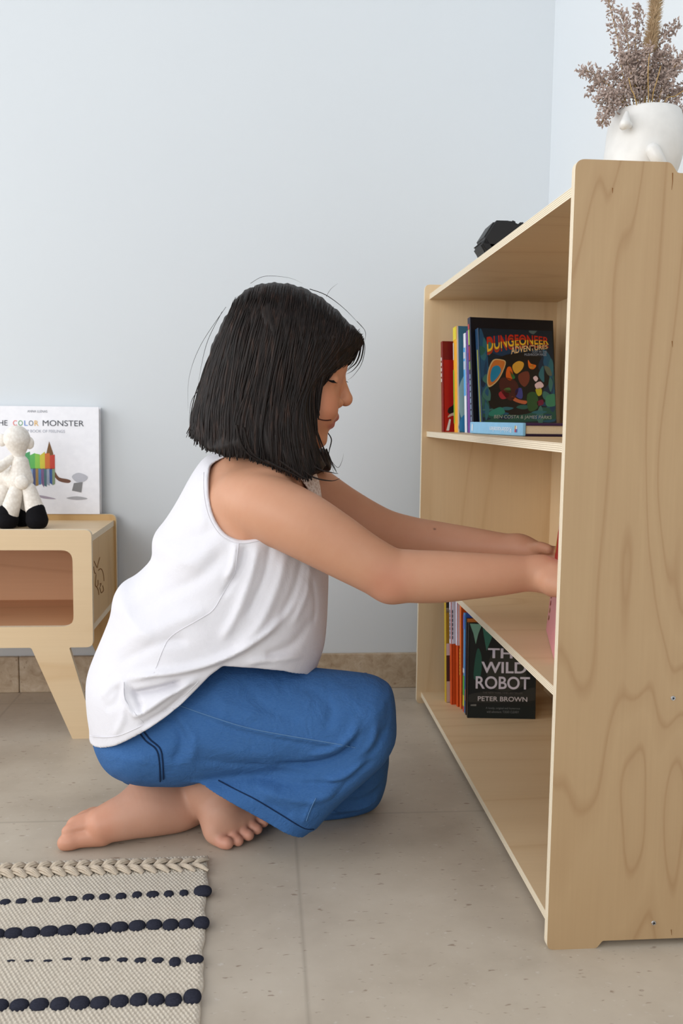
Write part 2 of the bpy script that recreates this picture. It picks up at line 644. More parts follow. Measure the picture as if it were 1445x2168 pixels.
m = NT('skin')
a = m.n('ShaderNodeVertexColor', layer_name='pigment').outputs[0]
mo = m.noise(m.coord(), 45, 5, .6)
col = m.mix(m.math('MULTIPLY', mo, .30), a, m.mix(1.0, a, (.78, .52, .42, 1), 'MULTIPLY'))
m.set(Base_Color=col, Roughness=.48, Specular_IOR_Level=.35, Subsurface_Weight=.12, Subsurface_Radius=(.012, .005, .003), Subsurface_Scale=.5)
m.bump(m.noise(m.coord(), 420, 3), .07, .0006)

m = NT('hair')
v = m.n('ShaderNodeMapping', i_Vector=m.n('ShaderNodeTexCoord').outputs['Object'], i_Scale=(180, 120, 14), i_Rotation=(0, .28, 0)).outputs[0]
hn = m.noise(v, 1.0, 4, .6)
m.set(Base_Color=m.ramp(hn, [(.3, (.005, .0035, .003, 1)), (.55, (.012, .007, .0055, 1)), (.78, (.050, .026, .018, 1))]), Roughness=.5, Specular_IOR_Level=.22)
m.bump(hn, .5, .002)

m = NT('white_cotton')
v = m.coord()
m.set(Base_Color=m.mix(m.noise(v, 30, 3), (.68, .67, .71, 1), (.72, .71, .745, 1)), Roughness=.85, Specular_IOR_Level=.15)
wv = m.noise(v, 22, 4, .55, .6)
m.bump(m.math('ADD', wv, m.math('MULTIPLY', m.noise(v, 700, 2), .12)), .28, .006)

m = NT('lace_cotton')
v = m.coord()
vo = m.n('ShaderNodeTexVoronoi', i_Vector=v, i_Scale=170, feature='DISTANCE_TO_EDGE').outputs[0]
m.set(Base_Color=m.mix(m.ramp(vo, [(.0, (1, 1, 1, 1)), (.25, (0, 0, 0, 1))]), (.55, .44, .37, 1), (.82, .76, .72, 1)), Roughness=.85)
m.bump(vo, .5, .002)

m = NT('denim')
v = m.coord()
th = m.noise(m.n('ShaderNodeMapping', i_Vector=v, i_Scale=(260, 260, 900)).outputs[0], 1, 3)
bl = m.noise(v, 16, 5, .62)
col = m.mix(m.math('MULTIPLY', th, .55), (.026, .095, .275, 1), (.105, .235, .47, 1))
col = m.mix(m.math('MULTIPLY', bl, .45), col, (.035, .115, .30, 1))
m.set(Base_Color=col, Roughness=.85, Specular_IOR_Level=.15)
m.bump(m.math('ADD', m.noise(v, 30, 5, .6, 1.2), m.math('MULTIPLY', th, .18)), .50, .007)
plain('denim_thread', (.012, .028, .075, 1), .9, .1)
plain('denim_ridge', (.10, .21, .40, 1), .9, .1)

m = NT('rug_wool')
v = m.coord()
m.set(Base_Color=m.mix(m.noise(v, 260, 4, .7), (.50, .43, .34, 1), (.74, .68, .585, 1)), Roughness=.95, Specular_IOR_Level=.1)
m.bump(m.noise(v, 900, 3), .5, .001)
m = NT('rug_braid_wool')
v = m.coord()
m.set(Base_Color=m.mix(m.noise(v, 300, 4, .7), (.43, .34, .25, 1), (.66, .575, .465, 1)), Roughness=.95, Specular_IOR_Level=.1)
m.bump(m.noise(v, 800, 3), .6, .001)
m = NT('black_wool')
v = m.coord((1, 5, 5))
m.set(Base_Color=m.mix(m.noise(v, 260, 4, .7), (.008, .009, .016, 1), (.05, .052, .075, 1)), Roughness=.95, Specular_IOR_Level=.1)
m.bump(m.noise(v, 260, 3), .7, .002)

m = NT('crochet_white')
v = m.coord()
vo = m.n('ShaderNodeTexVoronoi', i_Vector=v, i_Scale=190).outputs[0]
m.set(Base_Color=m.mix(vo, (.88, .85, .80, 1), (.72, .67, .61, 1)), Roughness=.95, Specular_IOR_Level=.1)
m.bump(vo, -.6, .003)
plain('crochet_black', (.006, .006, .008, 1), .9, .15, .5, 400)
plain('ceramic', (.72, .71, .685, 1), .35, .5)
plain('reed_brown', (.42, .33, .29, 1), .9, .1)
plain('reed_stem', (.42, .27, .10, 1), .7, .2)
plain('plume_tan', (.58, .43, .27, 1), .9, .1)
plain('black_plastic', (.010, .010, .011, 1), .45, .4)
plain('steel', (.55, .56, .58, 1), .3, .6)
MAT['steel'].node_tree.nodes['Principled BSDF'].inputs['Metallic'].default_value = .9
plain('burnt_line', (.20, .085, .025, 1), .8, .1)
plain('paper', (.74, .62, .44, 1), .9, .1, .4, 500)
plain('paper_white', (.80, .78, .74, 1), .9, .1)
plain('lash', (.006, .004, .004, 1), .6, .2)
plain('toenail', (.66, .40, .33, 1), .3, .5)


def ink(r, g, b, rough=.4):
    nm = 'ink_%02x%02x%02x' % (r, g, b)
    if nm not in MAT: plain(nm, lin(r, g, b), rough, .4)
    return MAT[nm]


# ------------------------------------------------------------------ the room
WALL_Y, WALL_X = 2.0564, 0.6295


def struct(name, me, mat):
    return tag(link(name, me, None, [mat]), kind='structure')


struct('floor', box_mesh('floor', -3.2, -2.2, -.06, WALL_X + .1, WALL_Y + .1, 0), MAT['stone_floor'])
struct('wall_back', box_mesh('wall_back', -3.2, WALL_Y, 0, WALL_X + .1, WALL_Y + .1, 2.7), MAT['wall_paint'])
struct('wall_right', box_mesh('wall_right', WALL_X, -2.2, 0, WALL_X + .1, WALL_Y, 2.7), MAT['wall_paint'])
bm = bmesh.new()
xj = at(43, 1420, WALL_Y)[0]
xs = [-3.2, xj - .60, xj, xj + .60, WALL_X]
for a, b in zip(xs[:-1], xs[1:]):
    box_into(bm, a + .0006, WALL_Y - .012, 0, b - .0006, WALL_Y, .0815, .002)
struct('baseboard_back', bm_mesh('baseboard_back', bm), MAT['skirting_stone'])

# ------------------------------------------------------------------ the bookcase
T = .011
XF, YN, YF, XB, ZT = .3318, .9919, 1.9278, .6161, .9011
DEP = XB + T
ZS = [.0145, .2953, .5836, .8705]          # undersides of the four shelves
bc = thing('bookcase', ((XF + DEP) / 2, (YN + YF) / 2, 0), 'tall open birch plywood bookcase with its rounded side panel facing the camera', 'bookcase')
xa = .3955 - XF
half = [(XF, 0), (XF + .058, 0), (XF + .066, .0085)]
mirr = lambda p: (XF + DEP - p[0], p[1])
side = [(XF, 0), (XF + .060, 0), (XF + .067, .009), (DEP - .067, .009), (DEP - .060, 0), (DEP, 0), (DEP, ZT), (DEP - .106, ZT), (DEP - .114, ZT - .011),
        (XF + .114, ZT - .011), (XF + .106, ZT), (XF, ZT)]
side = round_poly(side, [.009, .006, .004, .004, .006, .009, .011, .009, .005, .005, .009, .011])
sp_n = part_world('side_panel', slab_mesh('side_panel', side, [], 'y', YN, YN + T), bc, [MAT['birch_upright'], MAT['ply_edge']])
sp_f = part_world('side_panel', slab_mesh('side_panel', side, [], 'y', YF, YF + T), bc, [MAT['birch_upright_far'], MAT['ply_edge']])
XSH = XF + .010
for z in ZS:
    part_world('shelf', slab_mesh('shelf', rect(XSH, YN + T, XB, YF), [], 'z', z, z + T), bc, [MAT['birch_shelf'], MAT['ply_edge']])
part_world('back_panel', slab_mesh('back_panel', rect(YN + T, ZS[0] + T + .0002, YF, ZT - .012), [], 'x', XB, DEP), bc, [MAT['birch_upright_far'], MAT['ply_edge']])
for px, py in ((1424, 1478), (1383, 1954)):
    q = at(px, py, YN)
    bm = bmesh.new()
    bmesh.ops.create_cone(bm, cap_ends=True, segments=20, radius1=.0030, radius2=.0024, depth=.0012, matrix=Matrix.Translation((q[0], YN - .0004, q[2])) @ Matrix.Rotation(math.pi / 2, 4, 'X'))
    for ang in (.4, .4 + math.pi / 2):
        r = bmesh.ops.create_cube(bm, size=1, matrix=Matrix.Translation((q[0], YN - .0011, q[2])) @ Matrix.Rotation(ang, 4, 'Y') @ Matrix.Diagonal((.0034, .0004, .0008, 1)))
        for v in r['verts']:
            for f in v.link_faces: f.material_index = 1
    me = bm_mesh('screw', bm); me.transform(inv_of(bc))
    o = link('screw', me, sp_n, [MAT['steel'], MAT['lash']])
    o['label'] = 'small steel screw head'
# dark splits in the veneer near the top edge of the near panel
for pts in ([(1423, 366), (1423, 385), (1421, 402)], [(1296, 398), (1296, 409)], [(1422, 722), (1423, 735)], [(1420, 1968), (1421, 1980)]):
    tb = Tubes()
    tb.add([at(p[0], p[1], YN) for p in pts], np.linspace(.0006, .0002, len(pts)), 4)
    me = tb.mesh('veneer_crack'); me.transform(inv_of(bc))
    link('veneer_crack', me, sp_n, [MAT['burnt_line']])['label'] = 'short dark split in the veneer'
ST = [z + T for z in ZS]

# ------------------------------------------------------------------ text and books
def text_mesh(s, size, bold=0.0, shear=0.0, depth=.0002, align='LEFT', space=1.0):
    c = bpy.data.curves.new('t', 'FONT')
    c.body = s; c.size = size; c.offset = bold; c.shear = shear; c.extrude = depth; c.align_x = align; c.space_character = space
    o = bpy.data.objects.new('t', c); COL.objects.link(o)
    dg = bpy.context.evaluated_depsgraph_get()
    me = bpy.data.meshes.new_from_object(o.evaluated_get(dg))
    bpy.data.objects.remove(o); bpy.data.curves.remove(c)
    return me


def put_text(name, s, parent, x, z, height, color, width=None, align='CENTER', bold=0.0, y=-.0006, warp=None, shear=0, spine=False, ang=0.0):
    """lettering standing on a cover (local x along the cover, z up); height is the cap height"""
    me = text_mesh(s, 1.0, bold, shear, 0, 'LEFT')
    n = len(me.vertices)
    co = np.zeros(n * 3); me.vertices.foreach_get('co', co); co = co.reshape(-1, 3)
    lo, hi = co.min(0), co.max(0)
    sc = height / max(hi[1] - lo[1], 1e-6)
    sx_ = sc if width is None else width / (hi[0] - lo[0])
    X = (co[:, 0] - lo[0]) * sx_; Z = (co[:, 1] - lo[1]) * sc
    W = (hi[0] - lo[0]) * sx_
    if align == 'CENTER': X = X - W / 2
    if warp is not None: X, Z = warp(X, Z, W)
    if ang: X, Z = X * math.cos(ang) - Z * math.sin(ang), X * math.sin(ang) + Z * math.cos(ang)
    P = np.stack([x + X, np.full(n, y), z + Z], 1)
    if spine: P = np.stack([np.full(n, -.0006), x + X, z + Z], 1)
    me.vertices.foreach_set('co', P.ravel()); me.update()
    me.name = name
    return link(name, me, parent, [color])


def blob(name, parent, pts, mat, y=-.0005, smooth=4, axis='y', lim=None):
    P = catmull(pts, smooth, True) if smooth else np.array(pts)
    if lim is not None: P = np.clip(P, (.0012, .0012), (lim[0] - .0012, lim[1] - .0012))
    tri = tessellate_polygon([[Vector((p[0], p[1], 0)) for p in P]])
    V = [(p[0], y, p[1]) for p in P] if axis == 'y' else [(y, p[0], p[1]) for p in P]
    return link(name, mesh_from(name, V, tri), parent, [mat])


def book(label, loc, yaw, lean, w, h, t, cover, spine, pages='paper', c=.0016, group=None, cat='book', hard=True, name='book', rot=None):
    R = (Matrix.Rotation(yaw, 3, 'Z') @ Matrix.Rotation(-lean, 3, 'X')) if rot is None else rot
    root = thing(name, loc, label, cat, group, R)
    e = .003 if hard else 0.0005
    ob = link('front_cover', box_mesh('front_cover', 0, 0, 0, w, c, h, bev=.0004), root, [cover])
    link('back_cover', box_mesh('back_cover', 0, t - c, 0, w, t, h, bev=.0004), root, [cover])
    prof = round_poly([(0, 0), (.003, 0), (.003, t), (0, t)], [.0022, 0, 0, .0022], 4)
    link('spine', slab_mesh('spine', [(a - .0006, b) for a, b in prof], [], 'z', 0, h), root, [spine])
    link('page_block', box_mesh('page_block', .003, c + .0001, e, w - e, t - c - .0001, h - e), root, [MAT[pages]])
    return root, ob


def child(root, nm):
    return [o for o in root.children if o.name.split('.')[0] == nm][0]


UZ = ST[2]
# upper shelf, standing books from the far panel forwards
r_, f_ = book('red book with a slanted white stripe, farthest left on the upper shelf', (.3662, 1.868, UZ), .09, .12, .14, .1885, .012, ink(178, 22, 14), ink(120, 14, 12))
blob('cover_mark', f_, [(.006, .003), (.012, .003), (.016, .026), (.0125, .027)], ink(232, 226, 220), smooth=0)
blob('cover_picture', f_, [(.024, .036), (.010, .040), (.012, .05), (.022, .058), (.03, .085), (.036, .085), (.036, .036)], ink(40, 22, 20), -.0004)
blob('cover_picture', f_, [(.010, .03), (.014, .037), (.03, .042), (.034, .033), (.02, .034)], ink(214, 178, 150), -.0005)
blob('cover_patch', f_, [(0, .150), (.14, .150), (.14, .1885), (0, .1885)], ink(120, 18, 14), -.0003, 0)
for i in range(5):
    blob('spine_mark', child(r_, 'spine'), [(.003, .104 + i * .011), (.009, .105 + i * .011), (.009, .112 + i * .011), (.003, .111 + i * .011)], ink(226, 214, 214), -.0012, 0, 'x')

r_, f_ = book('thick yellow-spined book with teal cover beside the red book', (.3890, 1.832, UZ), .13, .11, .145, .2165, .021, ink(66, 118, 142), ink(240, 172, 44))
blob('cover_patch', f_, [(0, .216), (.003, .216), (.003, 0), (0, 0)], ink(240, 224, 206), -.0004, 0)
blob('cover_patch', f_, [(.003, .09), (.02, .12), (.04, .10), (.06, .03), (.02, .02), (.004, .04)], ink(152, 190, 190), -.0003)
blob('cover_patch', f_, [(.003, .004), (.05, .004), (.04, .03), (.012, .035)], ink(56, 140, 190), -.0004)
sp = child(r_, 'spine')
blob('spine_band', sp, [(.001, .19), (.02, .19), (.02, .216), (.001, .216)], ink(222, 206, 60), -.0011, 0, 'x')
blob('spine_band', sp, [(.016, .02), (.0205, .02), (.0205, .13), (.016, .13)], ink(140, 205, 70), -.0012, 0, 'x')
blob('spine_band', sp, [(.016, .15), (.0205, .15), (.0205, .185), (.016, .185)], ink(216, 214, 196), -.0012, 0, 'x')

r_, f_ = book('slim white and sky-blue spined book left of the purple spine', (.4032, 1.812, UZ), .14, .115, .14, .201, .012, ink(70, 120, 190), ink(230, 232, 240))
sp = child(r_, 'spine')
blob('spine_band', sp, [(.0008, .075), (.0112, .075), (.0112, .172), (.0008, .172)], ink(96, 170, 232), -.0011, 0, 'x')
blob('spine_band', sp, [(.003, .150), (.010, .150), (.010, .163), (.003, .163)], ink(228, 222, 222), -.0013, 0, 'x')
blob('spine_band', sp, [(.003, .128), (.010, .128), (.010, .145), (.003, .145)], ink(214, 214, 222), -.0013, 0, 'x')

r_, f_ = book('purple-spined book between the white spine and the tall navy book', (.4057, 1.795, UZ), .15, .117, .14, .205, .011, ink(70, 66, 150), ink(118, 60, 150))
sp = child(r_, 'spine')
blob('spine_band', sp, [(.001, .10), (.005, .10), (.005, .16), (.001, .16)], ink(62, 84, 160), -.0011, 0, 'x')

r_, f_ = book('tallest upper-shelf book, plain dark navy cover behind the adventure comic', (.4055, 1.764, UZ), .18, .14, .180, .2290, .013, ink(9, 12, 24), ink(38, 40, 62))
sp = child(r_, 'spine')
for z0, z1, cc in ((.175, .205, (170, 190, 90)), (.145, .172, (150, 52, 62)), (.126, .142, (120, 140, 84)), (.206, .216, (178, 60, 66))):
    blob('spine_mark', sp, [(.003, z0), (.010, z0), (.010, z1), (.003, z1)], ink(*cc), -.0012, 0, 'x')
for i in range(9):
    blob('spine_mark', sp, [(.004, .012 + i * .012), (.009, .012 + i * .012), (.009, .021 + i * .012), (.004, .021 + i * .012)], ink(130, 150, 176), -.0012, 0, 'x')

# the adventure comic in front
DW, DH = .160, .2070
r_, f_ = book('dark blue adventure comic with red and yellow arched title, front of upper shelf', (.4185, 1.742, UZ), .19, .17, DW, DH, .014, ink(14, 32, 48), ink(24, 60, 92))
sp = child(r_, 'spine')
blob('spine_band', sp, [(.003, .02), (.008, .02), (.008, .165), (.003, .165)], ink(150, 150, 70), -.0012, 0, 'x')


def dc(px, py):      # cover position (metres) from the spot on the photo
    u = (px - 1007 - (py - 697) * .075) / 163.0
    v = (py - 697 - (px - 1007) * .055) / 216.0
    return (u * DW, (1 - v) * DH)


def dpoly(nm, pts, col, y):
    blob(nm, f_, [dc(*p) for p in pts], ink(*col), y, lim=(DW, DH))


rngb = random.Random(3)
dpoly('cover_picture', [(1014, 700), (1030, 760), (1034, 880), (1030, 900), (1018, 900), (1010, 720)], (30, 78, 112), -.0002)
dpoly('cover_picture', [(1150, 745), (1172, 770), (1186, 850), (1188, 893), (1150, 893), (1168, 850), (1160, 800)], (28, 84, 112), -.0002)
dpoly('cover_picture', [(1030, 868), (1080, 858), (1150, 866), (1186, 870), (1188, 892), (1030, 892)], (30, 84, 72), -.00025)
dpoly('cover_picture', [(1040, 770), (1080, 752), (1140, 756), (1166, 800), (1160, 860), (1100, 880), (1040, 862), (1030, 815)], (14, 12, 14), -.0003)
dpoly('cover_picture', [(1026, 722), (1060, 715), (1100, 745), (1090, 760), (1040, 750)], (20, 52, 84), -.00022)
dpoly('cover_picture', [(1118, 706), (1126, 694), (1140, 696), (1130, 712)], (84, 104, 106), -.00022)
for i in range(46):
    side_ = i % 3
    cx_ = (rngb.uniform(1014, 1036), rngb.uniform(1150, 1186), rngb.uniform(1020, 1180))[side_]
    cy_ = (rngb.uniform(715, 885), rngb.uniform(760, 885), rngb.uniform(856, 890))[side_]
    a_, b_ = rngb.uniform(3, 8), rngb.uniform(8, 22)
    if side_ == 2: a_, b_ = b_ * .8, a_ * .6
    k_ = rngb.uniform(-.3, .3)
    c_ = rngb.choice(((30, 84, 118), (22, 60, 92), (44, 104, 116), (36, 92, 82), (16, 40, 66), (60, 112, 104)))
    dpoly('cover_picture', [(cx_ - a_ * .3, cy_ - b_), (cx_ + a_ + k_ * b_, cy_ - b_ * .2), (cx_ + a_ * .2, cy_ + b_), (cx_ - a_ + k_ * b_, cy_ + b_ * .1)], c_, -.00032 - i * .000002)
# shield, blurred figures and torch as plain patches of colour
dpoly('cover_picture', [(1041, 764), (1056, 763), (1069, 769), (1062, 792), (1050, 810), (1034, 820), (1029, 806), (1032, 782)], (206, 176, 120), -.0004)
dpoly('cover_picture', [(1043, 766), (1056, 765), (1067, 770), (1060, 791), (1049, 808), (1035, 817), (1031, 804), (1034, 783)], (196, 112, 46), -.00045)
dpoly('cover_picture', [(1040, 780), (1052, 776), (1059, 786), (1052, 800), (1040, 810), (1036, 798)], (20, 128, 168), -.0005)
for pts, c in (([(1072, 782), (1080, 780), (1086, 798), (1080, 808), (1070, 800)], (214, 96, 22)), ([(1084, 776), (1096, 768), (1108, 772), (1106, 784), (1094, 794), (1086, 788)], (214, 160, 52)),
               ([(1060, 802), (1090, 808), (1098, 830), (1082, 850), (1058, 826)], (72, 26, 22)), ([(1098, 796), (1118, 790), (1122, 808), (1112, 822), (1100, 812)], (112, 52, 36)),
               ([(1092, 828), (1104, 824), (1108, 840), (1104, 847), (1092, 840)], (62, 66, 140)), ([(1084, 840), (1100, 848), (1118, 852), (1112, 858), (1088, 850)], (190, 100, 62)),
               ([(1118, 838), (1138, 836), (1142, 866), (1122, 872)], (44, 84, 44)), ([(1136, 828), (1148, 826), (1150, 838), (1142, 842)], (186, 178, 40)), ([(1134, 818), (1146, 812), (1154, 822), (1140, 828)], (224, 196, 200)),
               ([(1130, 804), (1136, 800), (1141, 806), (1136, 812)], (226, 200, 204)), ([(1056, 832), (1072, 826), (1078, 840), (1066, 846), (1058, 842)], (164, 40, 52)), ([(1066, 826), (1078, 822), (1082, 832), (1072, 832)], (96, 140, 76)),
               ([(1118, 766), (1124, 774), (1136, 778), (1130, 786), (1120, 782)], (226, 110, 24)), ([(1122, 778), (1128, 776), (1132, 783), (1124, 785)], (250, 206, 90)), ([(1078, 788), (1084, 792), (1090, 802), (1084, 804)], (44, 120, 60)),
               ([(1038, 870), (1060, 862), (1070, 874), (1052, 880), (1036, 878)], (40, 130, 112)), ([(1160, 844), (1180, 840), (1184, 862), (1162, 864)], (60, 132, 100)), ([(1154, 780), (1166, 784), (1172, 800), (1162, 798)], (90, 100, 84)),
               ([(1140, 854), (1152, 850), (1154, 860), (1142, 862)], (110, 22, 56))):
    dpoly('cover_picture', pts, c, -.00055)


def arch(z0h, z1h, rise):
    def f(X, Z, W):
        t = (X + W / 2) / W
        sc = z0h + (z1h - z0h) * t
        base = rise(t)
        return X, Z * sc + base
    return f


rise1 = lambda t: .020 * (1 - (1 - t) ** 2) ** .9 - .001 * t
x0, z0 = dc(1028, 748)
TW = DW * .835
for nm, dy, dz, colr, yb in (('title_shadow', .0015, -.006, ink(176, 60, 24), -.0006), ('title', 0, 0, ink(196, 44, 20), -.0008)):
    o = put_text(nm, 'DUNGEONEER', f_, x0 + TW / 2 + dy * 0, z0 + dz, .030, colr, TW, warp=arch(1.0, .50, rise1), bold=.014, y=yb)
# lower half of each letter is yellow: the same lettering clipped at mid height
src = [o for o in f_.children if o.name.split('.')[0] == 'title'][0].data
nseg = 14
vs_all, fs_all = [], []
for k in range(nseg):
    b2 = bmesh.new(); b2.from_mesh(src)
    ta, tb_ = k / nseg, (k + 1) / nseg
    xa_, xb_ = x0 + ta * TW, x0 + tb_ * TW
    tm = (ta + tb_) / 2
    zc = z0 + rise1(tm) + .030 * (1.0 - .5 * tm) * .48
    for co_, no_ in (((xa_, 0, 0), (-1, 0, 0)), ((xb_, 0, 0), (1, 0, 0)), ((0, 0, zc), (0, 0, 1))):
        bmesh.ops.bisect_plane(b2, geom=b2.verts[:] + b2.edges[:] + b2.faces[:], plane_co=co_, plane_no=no_, clear_outer=True)
    off = len(vs_all)
    b2.verts.index_update()
    vs_all += [(v.co.x, -.001, v.co.z) for v in b2.verts]
    fs_all += [[off + v.index for v in f.verts] for f in b2.faces]
    b2.free()
link('title_lower', mesh_from('title_lower', vs_all, fs_all), f_, [ink(236, 190, 48)])
x1, z1 = dc(1080, 754)
AW = DW * .50
put_text('subtitle', 'ADVENTURES', f_, x1 + AW / 2, z1, .0150, ink(236, 200, 140), AW, warp=arch(1.0, .52, lambda t: .014 * t ** .8), bold=.012, y=-.0009)
x2, z2 = dc(1143, 752)
put_text('subtitle', 'LOST IN THE', f_, x2, z2, .0048, ink(150, 162, 180), DW * .20, y=-.0009)
x2, z2 = dc(1134, 758)
put_text('subtitle', 'MUSHROOM MAZE', f_, x2, z2, .0048, ink(160, 168, 184), DW * .30, y=-.0009, ang=.03)
x2, z2 = dc(1110, 890)
put_text('author', 'BEN COSTA & JAMES PARKS', f_, x2, z2, .0085, ink(170, 178, 170), DW * .78, y=-.0009, shear=.2, ang=.0)

# the book lying flat in front: spine towards the room
ba, bb = at(996, 917, 1.70), at(1107, 926, 1.44)
ydir = Vector((bb[0] - ba[0], bb[1] - ba[1], 0)); SPL = ydir.length; ydir.normalize()
xdir = Vector((-ydir.y, ydir.x, 0))
TH = .0215
rt = thing('book', (ba[0], ba[1], UZ), 'fat dark purple book with light blue spine lying flat on the upper shelf', 'book', None, Matrix((ydir, xdir, Vector((0, 0, 1)))).transposed())
WB = .19
link('bottom_cover', box_mesh('bottom_cover', .001, .002, 0, SPL, WB, .0042, bev=.0012), rt, [ink(38, 20, 52)])
link('top_cover', box_mesh('top_cover', .001, .002, TH - .0042, SPL, WB, TH, bev=.0012), rt, [ink(58, 34, 74)])
link('page_block', box_mesh('page_block', .003, .004, .0043, SPL - .003, WB - .004, TH - .0043), rt, [MAT['paper']])
sp = link('spine', box_mesh('spine', 0, -.002, .0006, SPL + .0006, .004, TH + .0004, bev=.0014), rt, [ink(134, 190, 226)])
sp['label'] = 'light blue spine'
o = put_text('spine_title', 'Ridderkastelen', sp, -(SPL * .62), -(TH * .66), .0085, ink(236, 240, 246), SPL * .40, y=-.0024)
o.data.transform(Matrix.Rotation(math.pi, 4, 'Y'))
for k, c in enumerate(((190, 60, 70), (96, 90, 160), (190, 170, 90), (226, 220, 226))):
    blob('spine_emblem', sp, [(SPL * (.875 + .022 * (k % 2)), TH * (.30 + .25 * (k // 2))), (SPL * (.897 + .022 * (k % 2)), TH * (.28 + .25 * (k // 2))), (SPL * (.895 + .022 * (k % 2)), TH * (.52 + .25 * (k // 2))), (SPL * (.877 + .022 * (k % 2)), TH * (.55 + .25 * (k // 2)))], ink(*c), -.0024, 0)
blob('spine_mark', sp, [(.012, .006), (.017, .006), (.017, .017), (.012, .017)], ink(226, 232, 240), -.0024)

# lower shelf
LZ = ST[0]
r_, f_ = book('yellow-spined book farthest back on the bottom shelf', (.3824, 1.850, LZ), .1, .095, .15, .225, .012, ink(92, 62, 48), ink(202, 168, 40))
for z0, z1, c in ((0.001, .045, (216, 190, 176)), (.045, .10, (86, 52, 50)), (.10, .125, (226, 206, 206)), (.125, .200, (176, 132, 24)), (.19, .2, (230, 226, 224)), (.2, .225, (50, 40, 34))):
    blob('cover_band', f_, [(.0004, z0), (.15, z0), (.15, z1), (.0004, z1)], ink(*c), -.0004, 0)
GB = 'white and orange spined books on the bottom shelf'
for k, (x, y, lb) in enumerate(((.3905, 1.835, 'white and orange spine with dark lettering, second on the bottom shelf'), (.4005, 1.820, 'white and orange spine without lettering, third on the bottom shelf'))):
    r_, f_ = book(lb, (x, y, LZ), .1 - .02 * k, .095, .14, .222, .011, ink(214, 84, 30), ink(214, 84, 30), pages='paper_white', group=GB)
    sp = child(r_, 'spine')
    for par, ax, a0, a1 in ((sp, 'x', .0002, .0108), (f_, 'y', .0002, .14)):
        blob('spine_band' if ax == 'x' else 'cover_band', par, [(a0, .128), (a1, .128), (a1, .2215), (a0, .2215)], ink(226, 222, 236), -.0011 if ax == 'x' else -.0004, 0, ax)
    if k == 0:
        for i in range(7):
            blob('spine_letter', sp, [(.004, .138 + i * .009), (.008, .138 + i * .009), (.008, .1445 + i * .009), (.004, .1445 + i * .009)], ink(60, 56, 66), -.0014, 3, 'x')
            blob('cover_letter', f_, [(.0015, .138 + i * .009), (.0035, .138 + i * .009), (.0035, .1445 + i * .009), (.0015, .1445 + i * .009)], ink(60, 56, 66), -.0006, 3)
r_, f_ = book('all-orange book, fourth on the bottom shelf', (.4046, 1.806, LZ), .07, .095, .14, .223, .010, ink(216, 84, 18), ink(232, 116, 48))
for i in range(8):
    blob('spine_letter', child(r_, 'spine'), [(.003, .07 + i * .007), (.007, .07 + i * .007), (.007, .075 + i * .007), (.003, .075 + i * .007)], ink(240, 190, 80), -.0014, 3, 'x')
r_, f_ = book('blue book with green foot behind the black bottom-shelf books', (.4065, 1.782, LZ), .02, .08, .14, .2035, .014, ink(54, 92, 190), ink(74, 150, 200))
sp = child(r_, 'spine')
for z0, z1, c in ((0.0, .012, (190, 70, 60)), (.012, .035, (206, 206, 60)), (.035, .075, (80, 176, 70)), (.08, .09, (210, 220, 226)), (.17, .2, (70, 110, 200))):
    blob('spine_band', sp, [(.0008, z0 + .0005), (.0132, z0 + .0005), (.0132, z1), (.0008, z1)], ink(*c), -.0012, 0, 'x')
r_, f_ = book('thin black book with orange top edge just behind the robot novel', (.4062, 1.768, LZ), -.03, .08, .14, .1965, .008, ink(26, 18, 20), ink(20, 16, 20))
blob('cover_band', f_, [(.0004, .1885), (.14, .1885), (.14, .196), (.0004, .196)], ink(204, 120, 50), -.0004, 0)
blob('cover_patch', f_, [(.012, .180), (.06, .180), (.06, .188), (.012, .188)], ink(226, 60, 150), -.0005, 0)
blob('spine_mark', child(r_, 'spine'), [(.002, .03), (.007, .03), (.007, .05), (.002, .05)], ink(190, 100, 30), -.0012, 3, 'x')

WW, WH = .1355, .1905
r_, f_ = book('dark forest-green novel with big white title standing front on the bottom shelf', (.4053, 1.750, LZ), -.105, .10, WW, WH, .013, ink(16, 24, 26), ink(22, 26, 28))


def wc(px, py):
    return ((px - 990) / 143.0 * WW, (1520 - py) / 203.0 * WH)


def wpoly(nm, pts, col, y=-.0004, smooth=3):
    blob(nm, f_, [wc(*p) for p in pts], ink(*col), y, smooth, lim=(WW, WH))


wpoly('cover_picture', [(992, 1318), (1018, 1319), (1010, 1340), (1005, 1362), (1000, 1340)], (110, 156, 138), smooth=0)
wpoly('cover_picture', [(1018, 1320), (1046, 1322), (1038, 1350), (1028, 1376), (1022, 1345)], (48, 104, 90), smooth=0)
wpoly('cover_picture', [(1020, 1320), (1036, 1321), (1040, 1340), (1026, 1334)], (120, 170, 150), -.0005, 0)
wpoly('cover_picture', [(1050, 1324), (1090, 1324), (1080, 1350), (1064, 1366), (1056, 1345)], (40, 86, 76), smooth=0)
wpoly('cover_picture', [(1010, 1370), (1018, 1390), (1016, 1430), (1002, 1436), (1004, 1395)], (34, 84, 72))
wpoly('cover_picture', [(1040, 1380), (1080, 1370), (1110, 1400), (1106, 1450), (1060, 1462), (1030, 1440)], (48, 50, 46), -.00035)
wpoly('cover_picture', [(992, 1470), (1040, 1462), (1090, 1466), (1130, 1452), (1131, 1480), (992, 1486)], (44, 46, 44), -.00035)
wpoly('cover_picture', [(992, 1494), (1131, 1494), (1131, 1518), (992, 1518)], (12, 26, 28), -.00035, 0)
